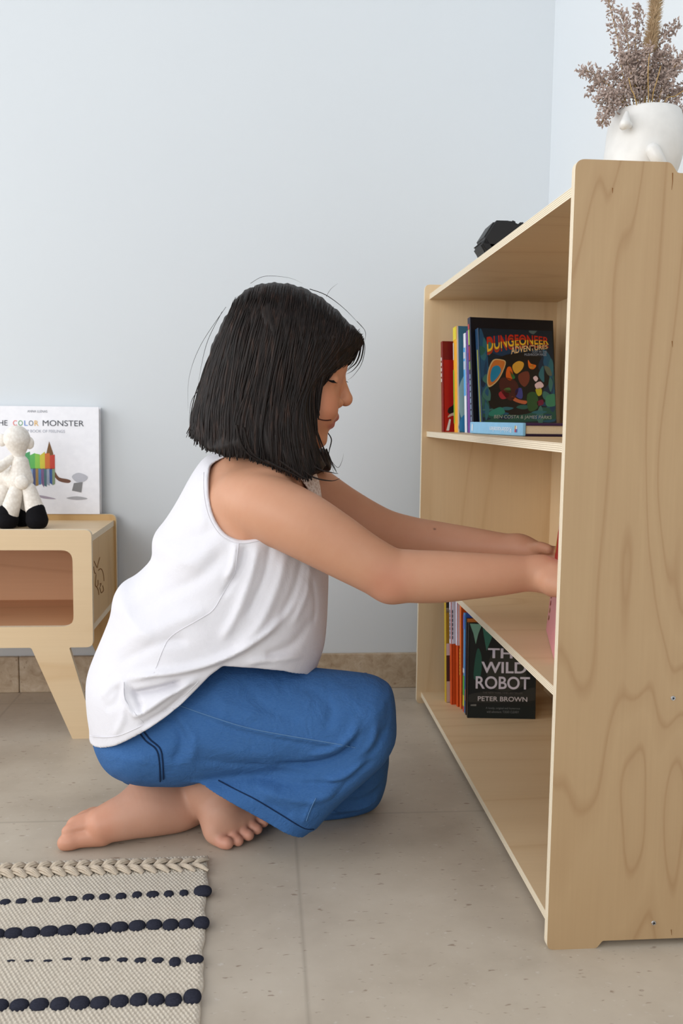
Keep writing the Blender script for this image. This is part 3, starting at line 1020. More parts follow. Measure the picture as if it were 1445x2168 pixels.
for s, px, py, hpx, wpx, c, b in (('THE', 1068, 1391, 21, 74, (210, 206, 220), .02), ('WILD', 1065, 1423, 24, 95, (212, 208, 222), .02), ('ROBOT', 1063, 1457, 27, 114, (212, 208, 222), .016),
                                  ('THE NEW YORK TIMES BESTSELLER', 1063, 1467, 4, 84, (92, 88, 86), 0), ('PETER BROWN', 1063, 1483, 10, 104, (200, 194, 198), .01),
                                  ('A lovely, original and humorous', 1064, 1501, 5.5, 72, (112, 116, 118), 0), ('wild adventure. TODD CLEARY', 1064, 1508, 5, 68, (112, 116, 118), 0)):
    x, z = wc(px, py)
    put_text('title' if hpx > 12 else 'small_print' if hpx < 8 else 'author', s, f_, x, z, hpx / 203 * WH, ink(*c), wpx / 143 * WW, bold=b, y=-.0008)
wpoly('cover_mark', [(996, 1491), (1008, 1490), (1008, 1494), (996, 1494)], (120, 122, 118), -.0006, 0)

# pink picture book held upright on the middle shelf
MZ = ST[1]
pa = atz(1155, 1335, MZ)
pdir = Vector((-.043, -.173, 0)).normalized()
pn = Vector((-pdir.y, pdir.x, 0))          # away from the room
if pn.x < 0: pn = -pn
lean = .085
Rz = Matrix((pdir, pn * math.cos(lean) - Vector((0, 0, math.sin(lean))), pn * math.sin(lean) + Vector((0, 0, math.cos(lean))))).transposed()
r_, f_ = book('pink picture book with red picture held upright on the middle shelf', (pa[0], pa[1], MZ + .001), 0, 0, .19, .20, .012, ink(226, 150, 158), ink(226, 150, 158), rot=Rz)
blob('cover_picture', f_, [(.004, .108), (.002, .14), (.012, .155), (.06, .155), (.06, .11)], ink(196, 14, 20), -.0006, 2)
blob('cover_picture', f_, [(-.0, .118), (-.0, .135), (.008, .137), (.009, .120)], ink(204, 170, 60), -.0008, 3)
for i, c in enumerate(((150, 96, 40), (170, 120, 60), (170, 40, 40), (150, 96, 40))):
    blob('cover_picture', f_, [(.020, .020 + i * .011), (.030, .022 + i * .011), (.031, .028 + i * .011), (.021, .027 + i * .011)], ink(*c), -.0006, 3)
PINK_A, PINK_D, PINK_N, PINK_L = np.array(pa), np.array(pdir), np.array(pn), lean

# ------------------------------------------------------------------ things on top of the bookcase
TZ = ST[3]
vc = at(1361, 300, 1.16)
VX, VY = vc[0], 1.16
zr = at(1361, 214, VY - .04)[2]
vr = .0475
zc = zr - .036
body = [ell((VX + .002, VY, zc), (vr, .049, .074), k=.02), ell((VX - .013, VY, zc - .036), (.032, .036, .034), k=.02), rcone((VX - .004, VY, TZ + .003), (VX - .004, VY, zc - .04), .030, .024, .02)]
toe = lambda px, py, Y: at(px, py, Y)
nose = [rcone(toe(1326, 240, 1.121), toe(1322, 262, 1.114), .003, .0065, .006), rcone(toe(1317, 268, 1.120), toe(1331, 265, 1.120), .0035, .004, .005)]
thumb = chain([toe(1381, 318, 1.109), toe(1391, 336, 1.108), toe(1404, 362, 1.116), toe(1412, 378, 1.128)], [.0085, .0082, .0072, .009], .003)
inner = [ell((VX + .002, VY, zc + .004), (vr - .0045, .0445, .070), k=.002, op='s')]
cut = dict(fn=lambda P: zr - P[:, 2], lo=np.array([VX - .2, VY - .2, zr]), hi=np.array([VX + .2, VY + .2, zr + .3]), k=.004, op='s')
vt = thing('face_vase', (VX, VY, TZ), 'white ceramic face-shaped vase with a nose and a hand, holding dried grasses', 'vase')
floor_cut = dict(fn=lambda P: P[:, 2] - TZ - .0005, lo=np.array([VX - .2, VY - .2, TZ - .3]), hi=np.array([VX + .2, VY + .2, TZ + .001]), k=.002, op='s')
me = implicit('vessel', body + nose + [cut] + inner + [floor_cut], .0016)
part_world('vessel', me, vt, [MAT['ceramic']])
me = implicit('hand', thumb + [floor_cut], .0014)
part_world('hand', me, vt, [MAT['ceramic']])


def florets(P, R, spread, size, count, upd):
    """seed heads: little pointed spindles scattered round a stem line"""
    V, Fq = [], []
    n = 0
    for i in range(count):
        t = rngb.random()
        k = min(int(t * (len(P) - 1)), len(P) - 2); f = t * (len(P) - 1) - k
        c = P[k] * (1 - f) + P[k + 1] * f
        d = rng.normal(size=3); d /= np.linalg.norm(d)
        c = c + d * spread(t) * rngb.random() ** .6
        a = rng.normal(size=3) * .55 + d * .5 + np.array(upd); a /= np.linalg.norm(a)
        b = np.cross(a, [.3, .5, .8]); b /= np.linalg.norm(b); e = np.cross(a, b)
        L = size * rngb.uniform(.7, 1.3); w = L * R
        V += [c - a * L * .5, c + b * w, c + (-.5 * b + .87 * e) * w, c + (-.5 * b - .87 * e) * w, c + a * L * .5]
        for q in ((0, 2, 1), (0, 3, 2), (0, 1, 3), (4, 1, 2), (4, 2, 3), (4, 3, 1)): Fq.append([n + x for x in q])
        n += 5
    return V, Fq


mouth = np.array([VX, VY, zr - .015])
RG = 'dried reed stems in the face vase'
reeds = [[(1330, 212), (1316, 150), (1306, 80), (1292, 20), (1284, -30)], [(1322, 215), (1300, 190), (1272, 168), (1248, 152), (1228, 150)], [(1320, 222), (1296, 222), (1280, 240), (1274, 262)],
         [(1345, 210), (1335, 150), (1330, 100), (1322, 60), (1312, 20)], [(1355, 208), (1352, 150), (1345, 100), (1348, 50), (1352, 10)], [(1372, 205), (1380, 150), (1395, 100), (1412, 70), (1436, 52)],
         [(1395, 210), (1410, 170), (1428, 140), (1450, 115)], [(1405, 216), (1425, 200), (1446, 190), (1466, 176)], [(1340, 212), (1318, 175), (1296, 158), (1270, 170), (1246, 196)],
         [(1365, 207), (1372, 165), (1384, 130), (1400, 122), (1420, 108)], [(1412, 228), (1434, 236), (1446, 252), (1452, 272)], [(1325, 216), (1308, 205), (1284, 200), (1262, 214)], [(1350, 208), (1338, 170), (1326, 130), (1322, 118)], [(1362, 206), (1358, 170), (1362, 135), (1372, 100)], [(1378, 206), (1392, 176), (1402, 150), (1424, 128)], [(1388, 208), (1398, 190), (1416, 160), (1436, 140)], [(1346, 208), (1344, 180), (1340, 140), (1350, 108)]]
for i, pl in enumerate(reeds):
    Y = 1.16 + rngb.uniform(-.045, .045)
    pts = [mouth + np.array([rngb.uniform(-.012, .012), rngb.uniform(-.012, .012), -.05])] + [at(p[0], p[1], 1.16 + (Y - 1.16) * (.4 + .6 * k / (len(pl) - 1))) for k, p in enumerate(pl)]
    P = catmull(pts, 6)
    st = thing('dried_reed', tuple(mouth + np.array([0, 0, -.04])), 'feathery mauve-brown dried reed stem in the white face vase', 'dried grass', RG)
    tb = Tubes(); tb.add(P, np.linspace(.0008, .0004, len(P)), 5)
    part_world('stem', tb.mesh('stem'), st, [MAT['reed_stem']])
    far = np.array(P[int(len(P) * .26):])
    # side sprigs
    V, Fq = florets(far, .24, lambda t: .017 * (1 - .5 * t), .0056, 300, (0, 0, .25))
    o = part_world('plume', mesh_from('plume', V, Fq), st, [MAT['reed_brown']])
    o['kind'] = 'stuff'
P = catmull([mouth + np.array([0, 0, -.05]), at(1366, 214, 1.16), at(1374, 120, 1.165), at(1382, 60, 1.165), at(1390, -20, 1.165), at(1393, -60, 1.165)], 8)
st = thing('foxtail_grass', tuple(mouth + np.array([0, 0, -.04])), 'tall bristly tan foxtail grass rising highest from the vase', 'dried grass')
tb = Tubes(); tb.add(P, np.linspace(.0009, .0006, len(P)), 5)
part_world('stem', tb.mesh('stem'), st, [MAT['reed_stem']])
tb = Tubes()
seg = P[17:]
for i in range(2300):
    t = rngb.random() * (len(seg) - 1.01); k = int(t); c = seg[k] * (1 - t + k) + seg[k + 1] * (t - k)
    d = rng.normal(size=3); d[2] = abs(d[2]) * .35 + .18; d /= np.linalg.norm(d)
    L = rngb.uniform(.007, .0125)
    tb.add([c, c + d * L * .6, c + d * L + np.array([0, 0, .001])], [.0006, .00045, .0001], 3)
o = part_world('plume', tb.mesh('plume'), st, [MAT['plume_tan']]); o['kind'] = 'stuff'
for pl in ([(1372, 212), (1371, 160), (1373, 120)], [(1380, 212), (1390, 170), (1398, 140)], [(1405, 220), (1430, 203), (1455, 186)], [(1345, 214), (1336, 190), (1330, 165)]):
    st = thing('dry_stalk', tuple(mouth + np.array([0, 0, -.04])), 'thin bare golden stalk among the reeds in the white vase', 'dried grass', 'bare stalks in the face vase')
    tb = Tubes(); tb.add(catmull([mouth + np.array([0, -.02, -.05])] + [at(p[0], p[1], 1.125) for p in pl], 5), .0006, 5)
    part_world('stem', tb.mesh('stem'), st, [MAT['reed_stem']])

# black camera at the far end of the top shelf
CY = 1.62
c0 = at(1048, 500, CY)
ct = thing('camera', (c0[0] + .03, CY, TZ), 'black plastic camera lying at the far end on top of the bookcase', 'camera')


def pbox(name, corners, y0, y1, bev=.004):
    P = [at(p[0], p[1], CY) for p in corners]
    bm = bmesh.new()
    a = [bm.verts.new((p[0], y0, p[2])) for p in P]; b = [bm.verts.new((p[0], y1, p[2])) for p in P]
    n = len(P)
    bm.faces.new(a); bm.faces.new(b[::-1])
    for i in range(n): bm.faces.new((a[i], b[i], b[(i + 1) % n], a[(i + 1) % n]))
    bmesh.ops.recalc_face_normals(bm, faces=bm.faces[:])
    bmesh.ops.bevel(bm, geom=bm.edges[:], offset=bev, segments=3, affect='EDGES')
    return part_world(name, bm_mesh(name, bm), ct, [MAT['black_plastic']])


zb = lambda px: (px, 563)
pbox('body', [(1014, 511), (1038, 473), (1072, 474), (1112, 492), (1112, 560), (1050, 566)], CY - .03, CY + .035)
pbox('viewfinder', [(1068, 476), (1078, 468), (1090, 473), (1096, 500), (1070, 500)], CY - .014, CY + .016, .003)
pbox('dial', [(1092, 478), (1101, 470), (1108, 475), (1104, 500), (1094, 500)], CY - .008, CY + .01, .002)
pbox('lens_hood', [(1007, 522), (1012, 516), (1046, 520), (1056, 566), (1030, 568), (1018, 540)], CY - .03, CY + .03, .004)

# ------------------------------------------------------------------ low side table by the wall
TY0, TY1 = 1.740, 2.022
TT = .012
tt = thing('side_table', (-.55, 1.88, 0), 'low birch side table with slanted legs and open cubby by the left wall', 'side table')
q = lambda px, py, Y=TY0: tuple(at(px, py, Y)[[0, 2]])
xr, ztop = q(193, 1122)
zbot = q(120, 1371)[1]
CXT = xr - .36                     # centre line of the table, left of the frame
mx = lambda p: (2 * CXT - p[0], p[1])
leg = [q(146, 1371), q(205, 1556), q(153, 1556), q(66, 1371)]
leg = [(leg[0][0], zbot), (leg[1][0], 0), (leg[2][0], 0), (leg[3][0], zbot)]
R = [(xr, ztop), (xr, zbot)] + leg
outer = R + [mx(p) for p in R[::-1]]
rad = [.013, .013, .003, .002, .002, .006]
outer = round_poly(outer, rad + rad[::-1])
xo, zo1 = q(153, 1165); zo0 = q(153, 1327)[1]
hole = round_poly([(xo, zo0), (xo, zo1), (2 * CXT - xo, zo1), (2 * CXT - xo, zo0)], .021)
part_world('front_frame', slab_mesh('front_frame', outer, [hole], 'y', TY0, TY0 + TT), tt, [MAT['birch_table'], MAT['ply_edge']])
xb_, zb_ = q(245, 1089, TY1)
R2 = [(xb_, zb_), (xb_, zbot - .004), (leg[0][0] + .035, zbot - .004), (leg[1][0] + .035, 0), (leg[2][0] + .035, 0), (leg[3][0] + .035, zbot - .004)]
outer2 = round_poly(R2 + [mx(p) for p in R2[::-1]], [.014, .013, .003, .002, .002, .006, .006, .002, .002, .003, .013, .014])
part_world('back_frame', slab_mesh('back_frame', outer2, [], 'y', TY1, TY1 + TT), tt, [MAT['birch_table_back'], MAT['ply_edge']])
TTOP = .392
xs_ = xr - .004
part_world('table_top', slab_mesh('table_top', rect(2 * CXT - xs_, TY0 + TT, xs_, TY1), [], 'z', TTOP - TT, TTOP), tt, [MAT['birch_table'], MAT['ply_edge']])
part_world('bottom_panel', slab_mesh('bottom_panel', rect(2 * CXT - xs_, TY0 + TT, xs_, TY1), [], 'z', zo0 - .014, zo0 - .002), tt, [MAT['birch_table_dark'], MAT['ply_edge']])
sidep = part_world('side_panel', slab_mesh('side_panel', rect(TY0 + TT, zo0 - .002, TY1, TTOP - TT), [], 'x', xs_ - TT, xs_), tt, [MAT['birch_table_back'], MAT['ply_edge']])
part_world('side_panel', slab_mesh('side_panel', rect(TY0 + TT, zo0 - .002, TY1, TTOP - TT), [], 'x', 2 * CXT - xs_, 2 * CXT - xs_ + TT), tt, [MAT['birch_table_back'], MAT['ply_edge']])
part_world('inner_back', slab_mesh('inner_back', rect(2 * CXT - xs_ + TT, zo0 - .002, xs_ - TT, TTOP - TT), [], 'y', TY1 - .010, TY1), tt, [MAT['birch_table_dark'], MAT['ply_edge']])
# burnt line drawing on the side panel
tb = Tubes()
for pl in ([(199, 1188), (205, 1201)], [(211, 1180), (207, 1194), (206, 1202)], [(198, 1200), (200, 1212), (203, 1214)], [(208, 1208), (212, 1204), (216, 1207), (219, 1218), (220, 1230)],
           [(203, 1216), (202, 1230), (202, 1240), (205, 1243)], [(207, 1228), (207, 1238), (204, 1243)], [(211, 1237), (214, 1235), (212, 1242)], [(205, 1243), (208, 1250), (209, 1259)],
           [(211, 1244), (213, 1252), (215, 1255), (219, 1249), (217, 1240)]):
    P = []
    for p in pl:
        d = ray(*p); t = (xs_ + .0003) / d[0]
        P.append(np.array([0, 0, CAM_H]) + d * t)
    tb.add(catmull(P, 4), .0009, 4)
me = tb.mesh('engraving'); me.transform(inv_of(tt))
link('engraving', me, sidep, [MAT['burnt_line']])['label'] = 'thin brown burnt animal outline'

# picture book leaning on the table's back frame
b0 = at(211, 1089, 2.020)
BW, BH, BT = .255, .233, .025
r_, f_ = book('large white picture book leaning against the wall on the back edge of the side table', (b0[0] - BW, 2.020, zb_ + .0005), 0, .035, BW, BH, BT, ink(240, 241, 248), ink(232, 233, 240), pages='paper_white', c=.003)


def cb(px, py):
    return ((px + 33) / 243.0 * BW, (1090 - py) / 227.0 * BH)


def cput(s, px, py, h, w, c, bold=0, nm='title'):
    x, z = cb(px, py)
    put_text(nm, s, f_, x, z, h / 227 * BH, ink(*c), w / 243 * BW, bold=bold, y=-.0007)


K_ = (52, 56, 66)
cput('THE', 12, 904, 11, 28, K_, .003)
for ch, px, w, c in (('C', 41, 8, (226, 110, 100)), ('O', 52, 9, (96, 160, 110)), ('L', 63, 7, (96, 140, 210)), ('O', 73, 9, (100, 110, 128)), ('R', 84, 8, (226, 176, 84))):
    cput(ch, px, 904, 11, w, c, .004, 'title_letter')
cput('MONSTER', 138, 904, 12, 83, K_, .0)
cput('A POP UP BOOK OF FEELINGS', 88, 918, 6, 106, (168, 172, 184), 0, 'subtitle')
cput('ANNA LLENAS', 86, 876, 5, 40, (120, 124, 134), 0, 'author')


def cpoly(pts, c, y=-.0005, smooth=3, nm='cover_picture'):
    blob(nm, f_, [cb(*p) for p in pts], ink(*c), y, smooth)


# plain scribbled colour patches where the cover illustration is
for i, c in enumerate(((60, 150, 90), (84, 170, 80), (130, 190, 70), (200, 190, 60), (206, 110, 50), (196, 66, 52))):
    x = 60 + i * 10
    cpoly([(x, 962 + (i % 2) * 4), (x + 10, 958 + (i % 3) * 3), (x + 10, 994), (x, 995)], c, -.0005, 0)
for i, c in enumerate(((86, 110, 170), (120, 150, 190), (70, 80, 120), (150, 120, 70), (80, 120, 170), (120, 90, 130), (76, 110, 120), (150, 160, 180), (60, 90, 150), (130, 150, 120))):
    x = 64 + i * 5.6
    cpoly([(x, 994), (x + 5.6, 993), (x + 5.4, 1026 + (i * 7) % 9), (x + .4, 1024 + (i * 5) % 8)], c, -.0005, 0)
cpoly([(103, 962), (109, 936), (117, 962), (116, 970)], (120, 84, 48), -.0004, 0)
cpoly([(120, 1000), (128, 1012), (146, 1016), (152, 1020), (146, 1024), (128, 1020), (118, 1008)], (112, 74, 56), -.0004)
cpoly([(154, 1010), (168, 1002), (186, 1010), (180, 1020), (164, 1022)], (186, 188, 198), -.0005)
cpoly([(158, 1024), (176, 1022), (173, 1044), (154, 1040)], (126, 126, 128), -.00055, 0)
cpoly([(142, 1056), (164, 1052), (186, 1057), (164, 1060)], (170, 170, 176), -.0004)
cpoly([(84, 1050), (100, 1052), (122, 1058), (96, 1057)], (170, 160, 176), -.0004)

# crocheted animal standing in front of the book
dt = thing('crochet_toy', (-.44, 1.885, TTOP), 'white crocheted toy animal with black boots standing on the side table', 'soft toy')
DY = 1.885
w_ = lambda px, py, dy=0: at(px, py, DY + dy)
S_ = DY / F_PX


def knit(P):
    return .00045 * np.sin(P[:, 2] * 1500) * np.sin(P[:, 0] * 1500 + P[:, 1] * 900)


def soft(name, prims, mat):
    return part_world(name, implicit(name, prims, .0017, knit), dt, [MAT[mat]])


soft('head', [ell(w_(35, 926), (23 * S_, .024, 24 * S_), k=.02), rcone(w_(37, 935), w_(40, 964), 20 * S_, 12 * S_, .02)], 'crochet_white')
soft('ear', [ell(w_(62, 938, .004), (10 * S_, .006, 13 * S_))], 'crochet_white')
soft('ear', [ell(w_(4, 932, .004), (10 * S_, .006, 13 * S_))], 'crochet_white')
soft('torso', [rcone(w_(43, 980), w_(46, 1016), 17 * S_, 22 * S_, .02), rcone(w_(38, 1016, .015), w_(10, 1010, .03), 22 * S_, 24 * S_, .02)], 'crochet_white')
soft('arm', [rcone(w_(24, 972, -.004), w_(-2, 990, -.012), 9 * S_, 11 * S_)], 'crochet_white')
soft('tail', [ell(w_(46, 1021, -.018), (14 * S_, .008, 15 * S_))], 'crochet_white')
soft('leg', [rcone(w_(34, 1040, -.004), w_(20, 1086, -.008), 15 * S_, 19 * S_)], 'crochet_white')
soft('leg', [rcone(w_(62, 1036, -.004), w_(73, 1076, -.006), 14 * S_, 19 * S_)], 'crochet_white')
soft('leg', [rcone(w_(8, 1036, .02), w_(-6, 1080, .024), 15 * S_, 18 * S_)], 'crochet_white')
soft('leg', [rcone(w_(44, 1040, .02), w_(48, 1076, .024), 11 * S_, 13 * S_)], 'crochet_white')
zb_ = TTOP


def boot(px, py, dy, r):
    c = w_(px, py, dy)
    lo = zb_ + .0005
    flat = dict(fn=lambda P: P[:, 2] - lo, lo=c - .1, hi=np.array([c[0] + .1, c[1] + .1, lo]), k=.002, op='s')
    soft('boot', [rcone((c[0], c[1], lo + r * .8), (c[0] - .002, c[1], c[2] + .004), r * 1.08, r * .92, .01), flat], 'crochet_black')


boot(15, 1092, -.010, 21 * S_); boot(78, 1086, -.008, 21 * S_); boot(46, 1086, .024, 16 * S_); boot(-12, 1086, .024, 19 * S_)

# ------------------------------------------------------------------ rug
RZ = .0075
tr = atz(441, 1806, RZ); tl = atz(0, 1822, RZ); br = atz(424, 2168, RZ)
ex = np.array([tr[0] - tl[0], tr[1] - tl[1]]); ex /= np.linalg.norm(ex)
ey = np.array([br[0] - tr[0], br[1] - tr[1]]); ey /= np.linalg.norm(ey)     # towards the camera


def rp(u, v, z):      # u to the left from the right edge, v towards the camera
    return np.array([tr[0] - ex[0] * u + ey[0] * v, tr[1] - ex[1] * u + ey[1] * v, z])


def ruv(px, py):
    p = atz(px, py, RZ)
    M = np.array([[-ex[0], ey[0]], [-ex[1], ey[1]]])
    return np.linalg.solve(M, p[:2] - tr[:2])


rug = thing('rug', tuple(rp(.3, .25, 0)), 'cream woven rug with black tufted stripes and braided border on the floor', 'rug')
LU, LV = .62, .56
hu = .00125
U, Vv = np.meshgrid(np.arange(0, LU, hu), np.arange(0, LV, hu), indexing='ij')
pu, pv = .0052, .0046
ph = np.sin(U * math.pi * 2 / pu + math.pi * np.floor(Vv / pv)) * np.abs(np.sin(Vv * math.pi / pv)) ** .6
jit = rng.normal(size=U.shape) * .00012
Z = RZ - .0012 + .0012 * ph + jit
edge = np.minimum(np.minimum(U, Vv), .006) / .006
Z = Z * (.35 + .65 * np.sqrt(edge))
wob = .0012 * np.sin(Vv * 61) + .0008 * np.sin(Vv * 143)
UU = U + wob * np.exp(-U / .03)
W3 = np.stack([tr[0] - ex[0] * UU + ey[0] * Vv, tr[1] - ex[1] * UU + ey[1] * Vv, Z], -1)
nu, nv = U.shape
I = np.arange(nu * nv).reshape(nu, nv)
Q = np.stack([I[:-1, :-1], I[1:, :-1], I[1:, 1:], I[:-1, 1:]], -1).reshape(-1, 4)
# skirt down to the floor
bd = np.concatenate([I[0, :], I[1:, -1], I[-1, -2::-1], I[-2:0:-1, 0]])
flatV = W3.reshape(-1, 3)
sk = flatV[bd].copy(); sk[:, 2] = 0.0002
nb = len(bd); base = len(flatV)
k = np.arange(nb); k2 = (k + 1) % nb
Q2 = np.stack([bd[k], bd[k2], base + k2, base + k], -1)
me = mesh_np('weave', np.concatenate([flatV, sk]), np.concatenate([Q, Q2]))
part_world('weave', me, rug, [MAT['rug_wool']])


def ellipsoid_mesh(V, Fq, c, au, av, az, rough=.0, seg=14, rings=9):
    n0 = len(V)
    ph_ = rng.uniform(0, 6)
    for i in range(rings + 1):
        t = math.pi * i / rings - math.pi / 2
        for j in range(seg):
            a = 2 * math.pi * j / seg
            rr = 1 + rough * math.sin(a * 5 + ph_) * math.cos(t)
            cu = math.copysign(abs(math.sin(t)) ** .8, math.sin(t)) * au
            cr = math.cos(t)
            V.append(rp(c[0] + cu, c[1] + math.cos(a) * cr * av * rr, c[2] + math.sin(a) * cr * az * rr))
    for i in range(rings):
        for j in range(seg):
            Fq.append((n0 + i * seg + j, n0 + i * seg + (j + 1) % seg, n0 + (i + 1) * seg + (j + 1) % seg, n0 + (i + 1) * seg + j))


ROWS = [([(429, 1886, 20, 12), (389, 1890, 10, 7), (357, 1892, 11, 7), (323, 1893, 14, 7), (290, 1894, 11, 7), (256, 1897, 12, 7), (221, 1898, 12, 7), (187, 1899, 13, 7), (151, 1902, 13, 6), (116, 1904, 13, 6), (79, 1905, 12, 6), (45, 1907, 12, 6), (11, 1909, 12, 6), (-24, 1911, 12, 6), (-58, 1913, 12, 6)], .55),
        ([(426, 1953, 18, 14), (393, 1956, 16, 12), (361, 1958, 18, 13), (326, 1958, 18, 12), (290, 1960, 19, 12), (253, 1963, 19, 12), (216, 1966, 19, 11), (179, 1968, 19, 12), (141, 1970, 20, 12), (104, 1972, 20, 12), (65, 1974, 20, 12), (28, 1976, 20, 12), (-9, 1978, 20, 12), (-46, 1981, 20, 12)], .75),
        ([(412, 2030, 20, 10), (370, 2036, 13, 11), (334, 2032, 13, 7), (297, 2032, 13, 6), (259, 2031, 12, 5), (221, 2030, 12, 5), (182, 2029, 11, 4), (142, 2029, 11, 3), (101, 2033, 10, 2.2), (61, 2033, 10, 2), (23, 2033, 9, 1.6), (-15, 2034, 9, 1.6)], .5),
        ([(407, 2110, 20, 17), (367, 2117, 19, 15), (331, 2117, 18, 14), (293, 2117, 19, 14), (253, 2120, 20, 14), (211, 2123, 21, 15), (169, 2124, 22, 15), (126, 2126, 21, 14), (83, 2127, 21, 14), (41, 2128, 21, 14), (-1, 2129, 20, 14), (-43, 2131, 20, 14)], .75)]
for row, hh in ROWS:
    V, Fq = [], []
    for px, py, au, av in row:
        s = (ruv(px, py) - ruv(px - 10, py)); su = abs(s[0]) / 10
        sv = abs((ruv(px, py + 10) - ruv(px, py))[1]) / 10
        c = ruv(px, py)
        aV = av * sv * .80
        ellipsoid_mesh(V, Fq, (c[0], c[1], RZ - .0006), au * su * .98, aV, max(.0012, min(.0062, aV * hh)), .06)
    part_world('black_stripe', mesh_from('black_stripe', V, Fq, True), rug, [MAT['black_wool']])['label'] = 'row of black wool tufts'
# braid: plump strands leaning into each other along a line, each of several cords
tb = Tubes()
for i in range(22):
    px = 425 - i * 27.5
    py0 = 1829 + i * .98
    for sgn in (1, -1):
        a = ruv(px + 16, py0 + (13 if sgn > 0 else -11)); b = ruv(px - 18, py0 + (1 if sgn > 0 else -1) + (2 if sgn < 0 else 0))
        m_ = (a + b) / 2
        grow = .55 + .45 * min(1, i / 7)
        for c in range(6):
            o = (c - 2.5) / 2.5
            nrm = np.array([-(b - a)[1], (b - a)[0]]); nrm /= np.linalg.norm(nrm)
            wdt = .0048 * grow
            hgt = .0056 * grow
            P = [rp(*(a + nrm * o * wdt * .3), RZ - .0008), rp(*(a * .7 + b * .3 + nrm * o * wdt), RZ + hgt * (1 - .6 * o * o)), rp(*(m_ + nrm * o * wdt * 1.05), RZ + hgt * (1.1 - .6 * o * o)),
                 rp(*(a * .3 + b * .7 + nrm * o * wdt), RZ + hgt * (.95 - .6 * o * o)), rp(*(b + nrm * o * wdt * .3), RZ - .0008)]
            tb.add(catmull(P, 5), .0016 * (.7 + .3 * grow), 6)
part_world('braid', tb.mesh('braid'), rug, [MAT['rug_braid_wool']])['label'] = 'raised beige braid'

# ------------------------------------------------------------------ the girl
YM = 1.34
px2 = lambda r, Y: r * Y / F_PX


def ch(pts, k=.012):
    """chain of rounded cones from photo spots: (px, py, depth, radius px)"""
    return chain([at(p[0], p[1], p[2]) for p in pts], [px2(p[3], p[2]) for p in pts], k)


person = thing('person', (-.05, 1.33, 0), 'dark-haired girl in white sleeveless blouse and blue jeans crouching and reaching into the bookcase', 'person')

# outlines
O_TORSO = [(430, 978), (400, 1015), (366, 1075), (336, 1130), (328, 1200), (300, 1260), (270, 1340), (262, 1430), (320, 1490), (440, 1420), (560, 1385), (640, 1385), (672, 1300), (676, 1200), (672, 1100), (662, 1015), (630, 975), (560, 945), (490, 945)]
O_BLOUSE = [(452, 958), (425, 975), (400, 1010), (371, 1063), (346, 1103), (325, 1130), (317, 1152), (314, 1190), (281, 1225), (250, 1244), (234, 1270), (227, 1310), (210, 1355), (191, 1400), (179, 1435), (176, 1468), (179, 1510), (184, 1545), (190, 1600), (240, 1670),
            (400, 1640), (520, 1520), (600, 1470), (660, 1440), (678, 1405), (688, 1375), (693, 1340), (696, 1290), (698, 1215), (695, 1150), (690, 1090), (684, 1060), (678, 1022), (664, 990), (640, 962), (600, 940), (540, 932), (490, 940)]
g_bl = outline_sdf(xz(O_BLOUSE, YM - .035))
g_to = outline_sdf(xz(O_TORSO, YM - .03))
zt_, zb2 = at(500, 980, YM)[2], at(300, 1500, YM)[2]


def w_blouse(x, z):
    t = np.clip((zt_ - z) / (zt_ - zb2), 0, 1)
    return .138 + .022 * t


bl_x0, bl_x1, bl_z0, bl_z1 = -.45, .25, 0.0, .75
F_BL = [([(500, 1150), (494, 1190), (480, 1225)], 9, 5), ([(522, 1152), (508, 1200), (470, 1262)], 7, -4), ([(548, 1146), (532, 1215), (500, 1300), (470, 1350)], 12, 5), ([(572, 1150), (560, 1220), (520, 1310)], 9, -4),
        ([(606, 1170), (588, 1240), (550, 1320), (500, 1370)], 14, 5), ([(640, 1190), (625, 1250), (590, 1320)], 10, -4), ([(660, 1200), (655, 1260), (620, 1330)], 9, 4),
        ([(470, 1140), (400, 1190), (320, 1225), (260, 1262)], 20, 3.5), ([(480, 1165), (420, 1225), (330, 1275), (240, 1330)], 16, -4), ([(440, 1290), (360, 1320), (270, 1360), (220, 1400)], 18, 3.5),
        ([(400, 1350), (330, 1365), (240, 1420)], 12, -3), ([(262, 1442), (320, 1424), (400, 1410), (480, 1385), (560, 1340), (620, 1290)], 9, 8), ([(285, 1470), (330, 1458), (390, 1440)], 9, -12), ([(275, 1455), (300, 1490), (300, 1500)], 7, -7),
        ([(282, 1512), (320, 1490), (360, 1462), (420, 1430)], 8, 7), ([(262, 1444), (264, 1480), (285, 1510)], 6, 5), ([(205, 1492), (228, 1462), (262, 1440)], 9, 4), ([(215, 1510), (245, 1490), (250, 1460)], 9, -3),
        ([(300, 1530), (350, 1500), (400, 1460)], 7, -5), ([(430, 1010), (420, 1070), (430, 1120)], 12, 3), ([(400, 1020), (380, 1090), (350, 1150)], 10, -2.5), ([(455, 1120), (420, 1140), (360, 1150), (325, 1150)], 14, -3),
        ([(560, 1390), (620, 1370), (670, 1320)], 14, -5), ([(520, 1400), (580, 1395), (640, 1400)], 9, 4), ([(660, 1230), (672, 1290), (668, 1340)], 6, -5), ([(240, 1560), (260, 1520), (262, 1490)], 8, 3)]
D_BL = strokes([(p, w * .85, a * 1.35) for p, w, a in F_BL], 1.20, bl_x0, bl_x1, bl_z0, bl_z1)

